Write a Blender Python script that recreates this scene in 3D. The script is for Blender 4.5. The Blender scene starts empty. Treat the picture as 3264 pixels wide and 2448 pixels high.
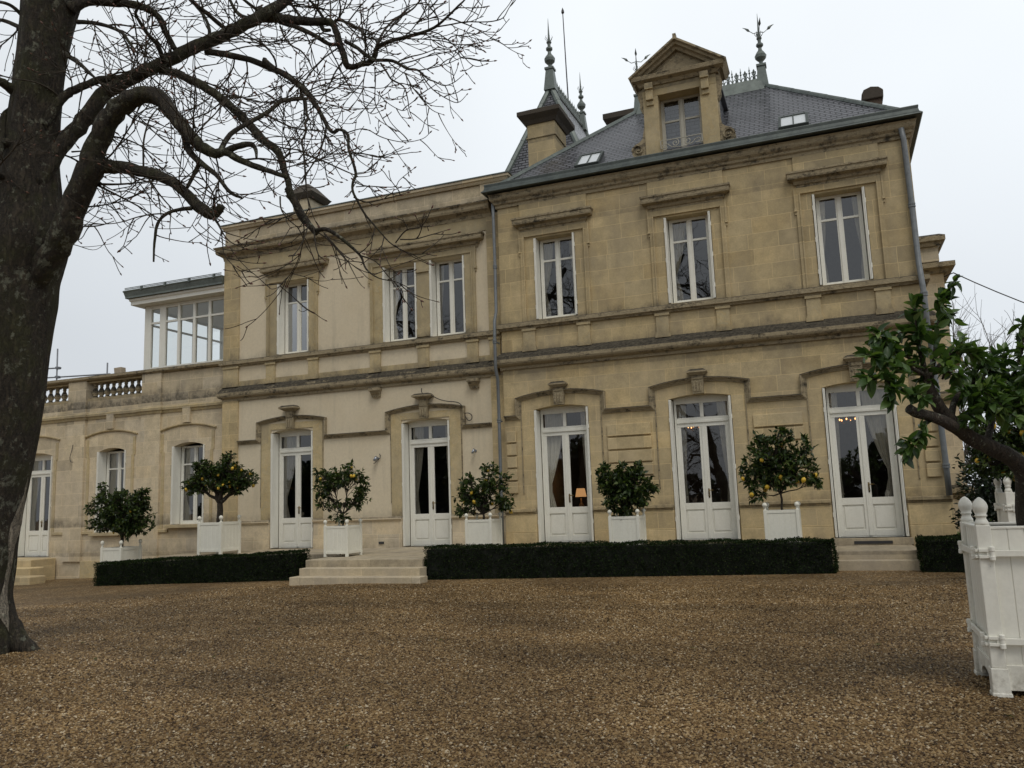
import bpy, bmesh, math, random
import numpy as np
from mathutils import Vector, Matrix, noise
C = bpy.context.scene
COL = C.collection
R = math.radians
PI = math.pi
G0 = -1.52                      # level of the gravel; the eye is at z = 0

# ---------------------------------------------------------------- camera
def make_camera():
    ya, pi_, ro = -0.367499, 0.142572, -0.035795
    cy, sy, cp, sp, cr, sr = math.cos(ya), math.sin(ya), math.cos(pi_), math.sin(pi_), math.cos(ro), math.sin(ro)
    fw = Vector((sy*cp, cy*cp, sp)); r0 = Vector((cy, -sy, 0)); u0 = r0.cross(fw)
    r = cr*r0 + sr*u0; u = -sr*r0 + cr*u0
    cam = bpy.data.cameras.new('camera'); cam.sensor_width = 36; cam.lens = 2600.07/3264*36
    cam.clip_start = 0.05; cam.clip_end = 3000
    o = bpy.data.objects.new('camera', cam); COL.objects.link(o)
    o.matrix_world = Matrix(((r.x, u.x, -fw.x, 0), (r.y, u.y, -fw.y, 0), (r.z, u.z, -fw.z, 0), (0, 0, 0, 1)))
    C.camera = o
make_camera()

# ---------------------------------------------------------------- overcast sky
SUN_DIR = Vector((0.30, -0.44, 0.86)).normalized()
world = bpy.data.worlds.new('World'); C.world = world; world.use_nodes = True
wn = world.node_tree; wn.nodes.clear()
def wnode(t, **k):
    n = wn.nodes.new(t)
    for a, b in k.items(): setattr(n, a, b)
    return n
sky = wnode('ShaderNodeTexSky', sky_type='NISHITA', sun_disc=False)
sky.sun_elevation = math.asin(SUN_DIR.z); sky.sun_rotation = math.atan2(SUN_DIR.x, SUN_DIR.y)
sky.air_density = 1.0; sky.dust_density = 4.0
tc = wnode('ShaderNodeTexCoord'); sep = wnode('ShaderNodeSeparateXYZ')
wn.links.new(tc.outputs['Generated'], sep.inputs[0])
ramp = wnode('ShaderNodeValToRGB'); cr_ = ramp.color_ramp
for e, (p, c) in zip([cr_.elements[0], cr_.elements[1]] + [cr_.elements.new(x) for x in (0.2, 0.4, 0.62)],
                     [(0.0, (6.7, 7.05, 7.45, 1)), (1.0, (10.5, 10.8, 11, 1)), (0.2, (7.6, 8.0, 8.4, 1)), (0.4, (8.7, 9.15, 9.5, 1)), (0.62, (9.2, 9.6, 9.9, 1))]):
    e.position = p; e.color = c
wn.links.new(sep.outputs['Z'], ramp.inputs[0])
# soft cloud base: slow variation of brightness, brighter towards the east
cl = wnode('ShaderNodeTexNoise'); cl.inputs['Scale'].default_value = 2.2; cl.inputs['Detail'].default_value = 3
wn.links.new(tc.outputs['Generated'], cl.inputs['Vector'])
mr = wnode('ShaderNodeMapRange'); mr.inputs[1].default_value = .3; mr.inputs[2].default_value = .7
mr.inputs[3].default_value = .86; mr.inputs[4].default_value = .98
wn.links.new(cl.outputs['Fac'], mr.inputs[0])
ex = wnode('ShaderNodeMath', operation='MULTIPLY_ADD'); ex.inputs[1].default_value = .13
ey = wnode('ShaderNodeMath', operation='MULTIPLY_ADD'); ey.inputs[1].default_value = .20   # sky dimmed behind the viewer to lower the light on the front
wn.links.new(sep.outputs['Y'], ey.inputs[0]); wn.links.new(mr.outputs[0], ey.inputs[2])
wn.links.new(sep.outputs['X'], ex.inputs[0]); wn.links.new(ey.outputs[0], ex.inputs[2])
vm = wnode('ShaderNodeVectorMath', operation='SCALE')
wn.links.new(ramp.outputs[0], vm.inputs[0]); wn.links.new(ex.outputs[0], vm.inputs['Scale'])
mix = wnode('ShaderNodeMix', data_type='RGBA'); mix.inputs[0].default_value = .92
wn.links.new(sky.outputs[0], mix.inputs[6]); wn.links.new(vm.outputs[0], mix.inputs[7])
bg = wnode('ShaderNodeBackground'); bg.inputs['Strength'].default_value = 0.1
wo = wnode('ShaderNodeOutputWorld')
wn.links.new(mix.outputs[2], bg.inputs['Color']); wn.links.new(bg.outputs[0], wo.inputs[0])
sl = bpy.data.lights.new('sun', 'SUN'); sl.energy = 1.15; sl.angle = R(24); sl.color = (1, .96, .9)
so = bpy.data.objects.new('sun', sl); COL.objects.link(so)
so.rotation_euler = (-SUN_DIR).to_track_quat('-Z', 'Y').to_euler()
C.view_settings.view_transform = 'Standard'; C.view_settings.look = 'None'
C.view_settings.exposure = 0.0; C.view_settings.gamma = 1
C.cycles.max_bounces = 8; C.cycles.transparent_max_bounces = 16; C.cycles.diffuse_bounces = 3
C.cycles.use_denoising = True

# ---------------------------------------------------------------- materials
class NT:
    def __init__(s, name):
        s.m = bpy.data.materials.new(name); s.m.use_nodes = True
        s.t = s.m.node_tree; s.t.nodes.clear()
        s.out = s.t.nodes.new('ShaderNodeOutputMaterial')
        s.g = None
    def n(s, t, ins=None, **k):
        n = s.t.nodes.new(t)
        for a, b in k.items(): setattr(n, a, b)
        for a, b in (ins or {}).items(): s.set(n.inputs[a], b)
        return n
    def set(s, sock, b):
        if isinstance(b, bpy.types.NodeSocket): s.t.links.new(b, sock)
        elif isinstance(b, bpy.types.Node): s.t.links.new(b.outputs[0], sock)
        else:
            if isinstance(b, tuple) and len(b) == 3 and sock.type == 'RGBA': b = b + (1,)
            sock.default_value = b
    def geo(s):
        if not s.g: s.g = s.n('ShaderNodeNewGeometry')
        return s.g
    def math(s, op, a, b=0.0, c=0.0):
        return s.n('ShaderNodeMath', {0: a, 1: b, 2: c}, operation=op).outputs[0]
    def mix(s, f, a, b, mode='MIX'):
        n = s.n('ShaderNodeMix', {0: f, 6: a, 7: b}, data_type='RGBA', blend_type=mode); return n.outputs[2]
    def noise(s, vec, scale, detail=3, rough=.55, dist=0):
        n = s.n('ShaderNodeTexNoise', {'Scale': scale, 'Detail': detail, 'Roughness': rough, 'Distortion': dist})
        if vec is not None: s.set(n.inputs['Vector'], vec)
        return n.outputs[0]
    def ramp(s, f, stops):
        n = s.n('ShaderNodeValToRGB', {0: f}); r = n.color_ramp
        while len(r.elements) < len(stops): r.elements.new(.5)
        for e, (p, c) in zip(r.elements, stops):
            e.position = p; e.color = (c if isinstance(c, tuple) else (c, c, c)) + (1,)
        return n.outputs[0]
    def mapr(s, f, a, b, c, d):
        return s.n('ShaderNodeMapRange', {0: f, 1: a, 2: b, 3: c, 4: d}).outputs[0]
    def scale(s, vec, xyz):
        return s.n('ShaderNodeVectorMath', {0: vec, 1: xyz}, operation='MULTIPLY').outputs[0]
    def wallvec(s):
        """u runs along the wall whichever way it faces, v is the height"""
        g = s.geo(); n = s.n('ShaderNodeSeparateXYZ', {0: g.outputs['True Normal']}); p = s.n('ShaderNodeSeparateXYZ', {0: g.outputs['Position']})
        k = s.math('GREATER_THAN', s.math('ABSOLUTE', n.outputs[0]), s.math('ABSOLUTE', n.outputs[1]))
        u = s.math('ADD', s.math('MULTIPLY', p.outputs[0], s.math('SUBTRACT', 1, k)), s.math('MULTIPLY', p.outputs[1], k))
        return s.n('ShaderNodeCombineXYZ', {0: u, 1: p.outputs[2]}).outputs[0]
    def bump(s, h, strength=.3, dist=.02):
        return s.n('ShaderNodeBump', {'Height': h, 'Strength': strength, 'Distance': dist}).outputs[0]
    def done(s, color, rough=.8, normal=None, **kw):
        b = s.n('ShaderNodeBsdfPrincipled', {'Base Color': color, 'Roughness': rough})
        if normal is not None: s.set(b.inputs['Normal'], normal)
        for k, v in kw.items(): s.set(b.inputs[k.replace('_', ' ')], v)
        s.t.links.new(b.outputs[0], s.out.inputs[0]); return s.m

def ledge_stains(t, P, col, k=1.0):
    """dark splash stains the rain has left in ragged bands just above each ledge"""
    z = t.n('ShaderNodeSeparateXYZ', {0: P}).outputs[2]; tot = None
    rag = t.math('MULTIPLY', t.math('SUBTRACT', t.noise(t.scale(P, (1.4, 1.4, .6)), 1.6, 6, .68), .5), .9)
    zz = t.math('ADD', z, rag)
    for z0, h, a in ((3.48, .42, .95), (4.38, .22, .7), (7.78, .42, .9), (-.28, .25, .6), (6.95, .3, .35), (-1.2, .3, .45), (9.95, .4, .6), (3.2, .3, .35)):
        m = t.math('MULTIPLY', t.math('MULTIPLY', t.math('GREATER_THAN', z, z0-.05), t.mapr(zz, z0, z0+h, 1, 0)), a)
        tot = m if tot is None else t.math('MAXIMUM', tot, m)
    f = t.math('MULTIPLY', tot, t.mapr(t.noise(P, 7, 6, .7), .3, .7, .2, 1.0))
    return t.mix(t.math('MINIMUM', t.math('MULTIPLY', f, k), .9), col, t.mix(t.noise(P, 40, 3), (.04, .035, .026), (.15, .13, .095)))

def stone_mat(name, base, blocks=True, grime=.5, bw=.86, bh=.37, joint=1.35):
    t = NT(name); P = t.geo().outputs['Position']; uv = t.wallvec()
    jit = t.n('ShaderNodeVectorMath', {0: uv, 1: t.scale(t.n('ShaderNodeTexNoise', {'Vector': P, 'Scale': 3.0}).outputs[1], (.012, .012, 0))}, operation='ADD').outputs[0]
    if blocks:
        b = t.n('ShaderNodeTexBrick', {'Vector': jit, 'Color1': (.0, .0, .0), 'Color2': (1., 1., 1.), 'Mortar': (.5, .5, .5), 'Scale': 1.0, 'Mortar Size': .009, 'Mortar Smooth': .5, 'Bias': 0.0, 'Brick Width': bw, 'Row Height': bh})
        b.offset = .43; b.squash = .78; b.squash_frequency = 3
        rnd, mort = b.outputs[0], b.outputs[1]
    else:
        rnd = t.noise(P, 1.3, 2); mort = None
    v = t.ramp(rnd, [(0, .66), (.1, .84), (.22, .96), (.8, 1.03), (1, 1.14)])
    r2 = t.math('FRACT', t.math('MULTIPLY', rnd, 7.31))
    hue = t.mix(t.mapr(r2, .75, 1.0, 0, .5), base, tuple(min(1, c*k) for c, k in zip(base, (1.0, .90, .70))))
    hue = t.mix(t.mapr(r2, .25, .0, 0, .5), hue, tuple(min(1, c*k) for c, k in zip(base, (.86, .92, 1.08))))
    col = t.mix(1, hue, t.n('ShaderNodeCombineColor', {0: v, 1: v, 2: v}).outputs[0], 'MULTIPLY')
    fine = t.mapr(t.noise(P, 26, 6, .7), .3, .7, .80, 1.15)
    col = t.mix(1, col, t.n('ShaderNodeCombineColor', {0: fine, 1: fine, 2: fine}).outputs[0], 'MULTIPLY')
    mo = t.mapr(t.noise(P, 4.2, 8, .66, .3), .3, .7, .80, 1.17)
    col = t.mix(1, col, t.n('ShaderNodeCombineColor', {0: mo, 1: mo, 2: mo}).outputs[0], 'MULTIPLY')
    pit = t.mapr(t.noise(t.scale(P, (1, 1, 1.6)), 60, 4, .75), .28, .40, .62, 1.0)
    col = t.mix(1, col, t.n('ShaderNodeCombineColor', {0: pit, 1: pit, 2: pit}).outputs[0], 'MULTIPLY')
    # grey weathering in drifting, vertically drawn patches
    st = t.ramp(t.noise(t.scale(P, (1.0, 1.0, .45)), .9, 6, .62, .4), [(.42, 0.0), (.72, 1.0)])
    col = t.mix(t.math('MULTIPLY', st, grime), col, tuple(c*k for c, k in zip(base, (.50, .54, .72))))
    sk = t.ramp(t.noise(t.scale(P, (5.5, 5.5, .5)), 1.0, 5, .6), [(.55, 0.0), (.75, 1.0)])
    col = t.mix(t.math('MULTIPLY', sk, grime*.55), col, tuple(c*k for c, k in zip(base, (.44, .45, .52))))
    zz = t.n('ShaderNodeSeparateXYZ', {0: P}).outputs[2]         # the ground storey was cleaned; the upper one has gone olive grey
    up = t.math('MULTIPLY', t.mapr(zz, 3.3, 4.6, 0, .42), t.mapr(t.noise(P, 1.1, 5, .6), .3, .65, .4, 1.0))
    col = t.mix(up, col, tuple(c*k for c, k in zip(base, (.66, .70, .80))))
    pale = t.math('ADD', t.ramp(t.noise(P, 1.6, 5, .6), [(.52, 0.0), (.72, 1.0)]), t.mapr(zz, 3.4, 1.0, 0, .55))
    col = t.mix(t.math('MULTIPLY', pale, .38), col, tuple(min(1, c*k) for c, k in zip(base, (1.22, 1.25, 1.4))))
    if mort: col = t.mix(t.math('MULTIPLY', mort, .48), col, tuple(min(1, c*joint) for c in base))
    col = ledge_stains(t, P, col, 1.35)
    h = t.noise(P, 40, 5, .7)
    if mort: h = t.math('SUBTRACT', t.math('MULTIPLY', h, .5), t.math('MULTIPLY', mort, .5))
    return t.done(col, .9, t.bump(h, .35, .012))

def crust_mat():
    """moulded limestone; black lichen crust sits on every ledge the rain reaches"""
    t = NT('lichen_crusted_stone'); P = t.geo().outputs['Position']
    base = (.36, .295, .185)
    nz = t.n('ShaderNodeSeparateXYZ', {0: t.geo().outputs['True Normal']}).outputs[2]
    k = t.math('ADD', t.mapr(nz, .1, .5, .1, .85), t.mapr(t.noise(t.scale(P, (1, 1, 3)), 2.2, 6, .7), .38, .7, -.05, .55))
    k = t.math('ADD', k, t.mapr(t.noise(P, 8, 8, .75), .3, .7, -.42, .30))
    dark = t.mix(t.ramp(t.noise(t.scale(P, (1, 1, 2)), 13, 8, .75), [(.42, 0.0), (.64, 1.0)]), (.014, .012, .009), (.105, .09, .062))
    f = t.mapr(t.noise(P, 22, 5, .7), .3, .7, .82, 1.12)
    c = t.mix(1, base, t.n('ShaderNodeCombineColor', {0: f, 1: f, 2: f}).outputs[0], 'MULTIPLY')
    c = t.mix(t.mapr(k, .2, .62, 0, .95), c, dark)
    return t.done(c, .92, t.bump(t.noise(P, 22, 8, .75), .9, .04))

def stucco_mat():
    t = NT('cream_render'); P = t.geo().outputs['Position']
    base = (.66, .57, .41)
    f = t.mapr(t.noise(P, 18, 6, .7), .3, .7, .92, 1.06)
    c = t.mix(1, base, t.n('ShaderNodeCombineColor', {0: f, 1: f, 2: f}).outputs[0], 'MULTIPLY')
    big = t.ramp(t.noise(P, .7, 5, .6, .5), [(.45, 0.0), (.75, 1.0)])
    c = t.mix(t.math('MULTIPLY', big, .45), c, (.56, .46, .30))
    sk = t.ramp(t.noise(t.scale(P, (4.5, 4.5, .35)), 1.0, 6, .65), [(.54, 0.0), (.75, 1.0)])
    c = t.mix(t.math('MULTIPLY', sk, .4), c, (.40, .35, .25))
    c = ledge_stains(t, P, c, .6)
    return t.done(c, .93, t.bump(t.noise(P, 70, 4, .7), .25, .006))

def paint_mat(name, col, rough=.45, dirt=.25):
    t = NT(name); P = t.geo().outputs['Position']
    d = t.ramp(t.noise(t.scale(P, (3, 3, 1.2)), 3.0, 6, .65), [(.45, 0.0), (.8, 1.0)])
    c = t.mix(t.math('MULTIPLY', d, dirt), col, tuple(x*k for x, k in zip(col, (.66, .64, .58))))
    f = t.mapr(t.noise(P, 30, 4), .3, .7, .96, 1.03)
    c = t.mix(1, c, t.n('ShaderNodeCombineColor', {0: f, 1: f, 2: f}).outputs[0], 'MULTIPLY')
    z = t.n('ShaderNodeSeparateXYZ', {0: P}).outputs[2]          # splashed grit and algae round the feet, rust by the straps
    sp = t.math('MULTIPLY', t.mapr(z, -1.52, -1.18, 1, 0), t.mapr(t.noise(P, 11, 7, .7), .4, .65, 0, .8))
    c = t.mix(sp, c, (.19, .165, .105))
    ch = t.ramp(t.noise(t.scale(P, (22, 22, 8)), 1.0, 7, .75), [(.66, 0.0), (.70, 1.0)])
    c = t.mix(t.math('MULTIPLY', ch, .5), c, (.36, .33, .26))
    return t.done(c, rough, t.bump(t.noise(t.scale(P, (30, 30, 4)), 2.0, 4), .2, .004))

def slate_mat():
    t = NT('blue_slate'); g = t.geo(); P = g.outputs['Position']
    uv = t.wallvec()
    jit = t.n('ShaderNodeVectorMath', {0: uv, 1: t.scale(t.n('ShaderNodeTexNoise', {'Vector': P, 'Scale': 5.0}).outputs[1], (.015, .012, 0))}, operation='ADD').outputs[0]
    b = t.n('ShaderNodeTexBrick', {'Vector': jit, 'Color1': (0., 0., 0.), 'Color2': (1., 1., 1.), 'Mortar': (.5, .5, .5), 'Scale': 1.0, 'Mortar Size': .016, 'Mortar Smooth': .1, 'Bias': 0.0, 'Brick Width': .23, 'Row Height': .096})
    c = t.ramp(b.outputs[0], [(0, (.095, .098, .110)), (.5, (.130, .133, .148)), (1, (.175, .178, .195))])
    st = t.ramp(t.noise(t.scale(P, (2.2, 2.2, .35)), 1.0, 4), [(.5, 0.0), (.7, 1.0)])
    c = t.mix(t.math('MULTIPLY', st, .5), c, (.035, .038, .045))
    c = t.mix(b.outputs[1], c, (.006, .006, .007))
    # every slate tips up a little towards its lower edge
    z = t.n('ShaderNodeSeparateXYZ', {0: jit}).outputs[1]
    saw = t.math('FRACT', t.math('DIVIDE', z, .096))
    h = t.math('ADD', t.math('MULTIPLY', t.math('SUBTRACT', 1, saw), .6), t.math('MULTIPLY', b.outputs[0], .5))
    h = t.math('SUBTRACT', h, b.outputs[1])
    return t.done(c, t.mapr(b.outputs[0], 0, 1, .25, .45), t.bump(h, .5, .015))

def zinc_mat(name='zinc', col=(.075, .088, .085), verd=(.115, .135, .122)):
    t = NT(name); P = t.geo().outputs['Position']
    n1 = t.noise(t.scale(P, (1.5, 1.5, .8)), 2.0, 6, .65)
    c = t.mix(t.ramp(n1, [(.35, 0.0), (.7, 1.0)]), col, verd)
    c = t.mix(t.ramp(t.noise(P, 9, 5), [(.5, 0.0), (.8, .6)]), c, tuple(x*.5 for x in col))
    return t.done(c, .5, t.bump(t.noise(P, 12, 3), .1, .01), Metallic=.35)

def plain(name, col, rough=.6, var=.15, sc=8, **kw):
    t = NT(name); P = t.geo().outputs['Position']
    f = t.mapr(t.noise(P, sc, 5, .6), .3, .7, 1-var, 1+var)
    c = t.mix(1, col, t.n('ShaderNodeCombineColor', {0: f, 1: f, 2: f}).outputs[0], 'MULTIPLY')
    return t.done(c, rough, **kw)

def glass_mat(name, refl=3.0, tint=(.80, .82, .82)):
    t = NT(name); P = t.geo().outputs['Position']
    nm = t.bump(t.noise(P, 1.7, 2), .05, .02)
    fr = t.n('ShaderNodeFresnel', {'IOR': 1.5})
    gl = t.n('ShaderNodeBsdfGlossy', {'Color': (1, 1, 1), 'Roughness': .01, 'Normal': nm})
    tr = t.n('ShaderNodeBsdfTransparent', {'Color': tint})
    mx = t.n('ShaderNodeMixShader', {0: t.math('MINIMUM', t.math('MULTIPLY', fr, refl), .9), 1: tr, 2: gl})
    t.t.links.new(mx.outputs[0], t.out.inputs[0]); return t.m

def emit_mat(name, col, s):
    t = NT(name); e = t.n('ShaderNodeEmission', {'Color': col, 'Strength': s}); t.t.links.new(e.outputs[0], t.out.inputs[0]); return t.m

def leaf_mat(name, stops, rough=.38, trans=.25, spec=.4):
    t = NT(name); g = t.geo()
    c = t.ramp(g.outputs['Random Per Island'], stops)
    c = t.mix(t.mapr(t.noise(g.outputs['Position'], 3.5, 3), .35, .7, 0, .55), c, t.mix(1, c, (.45, .5, .4), 'MULTIPLY'))
    b = t.n('ShaderNodeBsdfPrincipled', {'Base Color': c, 'Roughness': rough, 'Specular IOR Level': spec})
    tl = t.n('ShaderNodeBsdfTranslucent', {'Color': t.mix(1, c, (1.3, 1.5, .6), 'MULTIPLY')})
    mx = t.n('ShaderNodeMixShader', {0: trans, 1: b, 2: tl}); t.t.links.new(mx.outputs[0], t.out.inputs[0]); return t.m

def bark_mat(name, col, moss=.5, sc=1.0):
    t = NT(name); P = t.geo().outputs['Position']
    pv = t.scale(P, (1, 1, .22))
    warp = t.n('ShaderNodeVectorMath', {0: pv, 1: t.scale(t.n('ShaderNodeTexNoise', {'Vector': P, 'Scale': 6.0*sc, 'Detail': 4}).outputs[1], (.10/sc, .10/sc, .05/sc))}, operation='ADD').outputs[0]
    n1 = t.noise(warp, 24*sc, 6, .68, .6); crack = t.mapr(n1, .40, .56, 0, 1)
    c = t.mix(crack, tuple(x*.25 for x in col), col)
    c = t.mix(t.mapr(t.noise(P, 34*sc, 5, .7), .4, .65, 0, .6), c, tuple(x*2.0 for x in col))
    m = t.ramp(t.noise(P, 2.4*sc, 6, .7), [(.47, 0.0), (.60, 1.0)])
    c = t.mix(t.math('MULTIPLY', m, moss), c, (.046, .046, .014))
    li = t.ramp(t.math('ADD', t.noise(P, 9*sc, 8, .72), t.math('MULTIPLY', t.noise(P, 1.6*sc, 2), .25)), [(.70, 0.0), (.75, 1.0)])
    c = t.mix(t.math('MULTIPLY', li, .8), c, (.20, .205, .15))
    h = t.math('ADD', t.math('MULTIPLY', crack, .8), t.math('MULTIPLY', t.noise(P, 30*sc, 6, .7), .7))
    return t.done(c, .9, t.bump(h, 1.0, .03/sc))

def gravel_mat(name, island):
    t = NT(name); g = t.geo(); P = g.outputs['Position']
    stops = [(0, (.030, .017, .008)), (.2, (.110, .065, .027)), (.5, (.195, .125, .053)), (.75, (.265, .180, .083)), (.93, (.35, .26, .145)), (.99, (.50, .43, .31))]
    if island:
        c = t.ramp(g.outputs['Random Per Island'], stops); nm = t.bump(t.noise(P, 220, 2), .2, .002); rough = .45
    else:
        v = t.n('ShaderNodeTexVoronoi', {'Vector': P, 'Scale': 40.0}); v2 = t.n('ShaderNodeTexVoronoi', {'Vector': P, 'Scale': 40.0}, feature='DISTANCE_TO_EDGE')
        r = t.n('ShaderNodeSeparateColor', {0: v.outputs[1]}).outputs[0]
        c = t.ramp(r, stops); e = t.mapr(v2.outputs[0], 0, .13, .1, 1)
        c = t.mix(e, (.008, .006, .004), c); nm = t.bump(t.math('ADD', t.math('MULTIPLY', e, .8), t.math('MULTIPLY', r, .5)), .5, .012); rough = .6; c = t.mix(1, c, (1.25, 1.25, 1.25), 'MULTIPLY')
    w = t.ramp(t.noise(P, .55, 5, .6), [(.33, (.66, .64, .62)), (.68, (1.2, 1.17, 1.12))])
    w = t.mix(1, w, t.ramp(t.noise(t.scale(P, (.22, 1.5, 1)), 1.0, 5, .6), [(.36, (.80, .80, .80)), (.64, (1.12, 1.11, 1.10))]), 'MULTIPLY')   # raked and driven bands along the front
    return t.done(t.mix(1, c, w, 'MULTIPLY'), rough, nm, Specular_IOR_Level=.18)

M = {}
M['stone'] = stone_mat('ochre_limestone', (.54, .42, .222), grime=.78)
M['stone2'] = stone_mat('pale_limestone', (.61, .505, .33), grime=.42)
M['ashlar'] = stone_mat('dressed_limestone', (.51, .405, .22), blocks=False, grime=.75)
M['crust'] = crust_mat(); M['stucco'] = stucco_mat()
M['step'] = stone_mat('step_limestone', (.51, .425, .28), blocks=True, grime=.65, bw=1.3, bh=5, joint=.6)
M['white'] = paint_mat('white_paint', (.80, .785, .70)); M['cream'] = paint_mat('cream_paint', (.80, .78, .67), .5, .22)
M['slate'] = slate_mat(); M['zinc'] = zinc_mat(); M['lead'] = zinc_mat('verdigris_lead', (.125, .145, .135), (.19, .22, .20))
M['pipe'] = zinc_mat('zinc_pipe', (.15, .165, .17), (.20, .21, .215))
M['glass'] = glass_mat('window_glass'); M['clear'] = glass_mat('conservatory_glass', 2.2, (.95, .97, .96))
M['room'] = plain('dark_room', (.13, .11, .09), .9); M['curtain'] = plain('cream_curtain', (.72, .66, .54), .9, .08)
M['iron'] = plain('dark_iron', (.03, .03, .032), .5); M['brass'] = plain('brass', (.16, .11, .04), .35, Metallic=.9)
M['dark_stone'] = stone_mat('sooty_stone', (.075, .06, .042), blocks=False, grime=.5)
M['old_brick'] = stone_mat('sooty_brick', (.10, .066, .042), blocks=True, grime=.6, bw=.24, bh=.09)
M['scroll'] = plain('cream_iron', (.42, .40, .33), .6)
M['skylight'] = plain('frosted_glass', (.72, .76, .78), .15, .04)
M['bark'] = bark_mat('chestnut_bark', (.040, .031, .020), .75); M['twig'] = plain('twig_bark', (.034, .025, .014), .8, .35, 6)
M['dead_leaf'] = leaf_mat('dead_leaf', [(0, (.05, .03, .014)), (.7, (.10, .06, .025)), (1, (.08, .10, .03))], .7, .1, .1)
M['shaded_frame'] = paint_mat('shaded_frame_paint', (.46, .44, .37), .6, .5)  # dirty dormer frame paint; the deeper shade there is put into its colour
M['far_twig'] = plain('hazed_twig', (.13, .115, .10), .9)  # twig colour lightened to stand in for haze before the distant tree
M['wood'] = bark_mat('bare_wood', (.27, .235, .18), .15, 1.6); M['bud'] = plain('sticky_bud', (.12, .05, .03), .4)
M['citrus_bark'] = bark_mat('citrus_bark', (.045, .033, .023), .25, 2.5)
M['leaf'] = leaf_mat('citrus_leaf', [(0, (.013, .026, .008)), (.45, (.034, .060, .016)), (.8, (.065, .10, .026)), (1, (.13, .165, .045))])
M['leaf_near'] = leaf_mat('citrus_leaf_near', [(0, (.024, .050, .016)), (.45, (.060, .112, .032)), (.8, (.105, .175, .048)), (1, (.18, .25, .08))], .33, .3)
M['hedge'] = leaf_mat('box_leaf', [(0, (.007, .013, .004)), (.6, (.015, .029, .008)), (.93, (.03, .05, .013)), (1, (.07, .09, .025))], .65, .1, .12)
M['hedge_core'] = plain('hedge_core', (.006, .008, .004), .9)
M['dark_leaf'] = leaf_mat('laurel_leaf', [(0, (.006, .013, .006)), (.7, (.013, .027, .010)), (1, (.03, .05, .016))], .4, .15)
M['lemon'] = plain('lemon_peel', (.62, .40, .035), .42, .12, 30); M['soil'] = plain('soil', (.03, .022, .015), .95)
M['gravel'] = gravel_mat('gravel', False); M['pebble'] = gravel_mat('pebbles', True)
M['steel'] = plain('galvanised_steel', (.20, .21, .23), .5); M['card'] = plain('pale_block', (.40, .33, .24), .9)
M['lamp_shade'] = emit_mat('lit_shade', (1, .5, .2), .6); M['bulb'] = emit_mat('lit_bulb', (1, .42, .14), 5)
M['lamp_base'] = plain('glazed_base', (.45, .28, .12), .3); M['wire'] = plain('black_cable', (.03, .03, .03), .6)
M['chrome'] = plain('dull_chrome', (.35, .37, .40), .3, .1, Metallic=.8)
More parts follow.
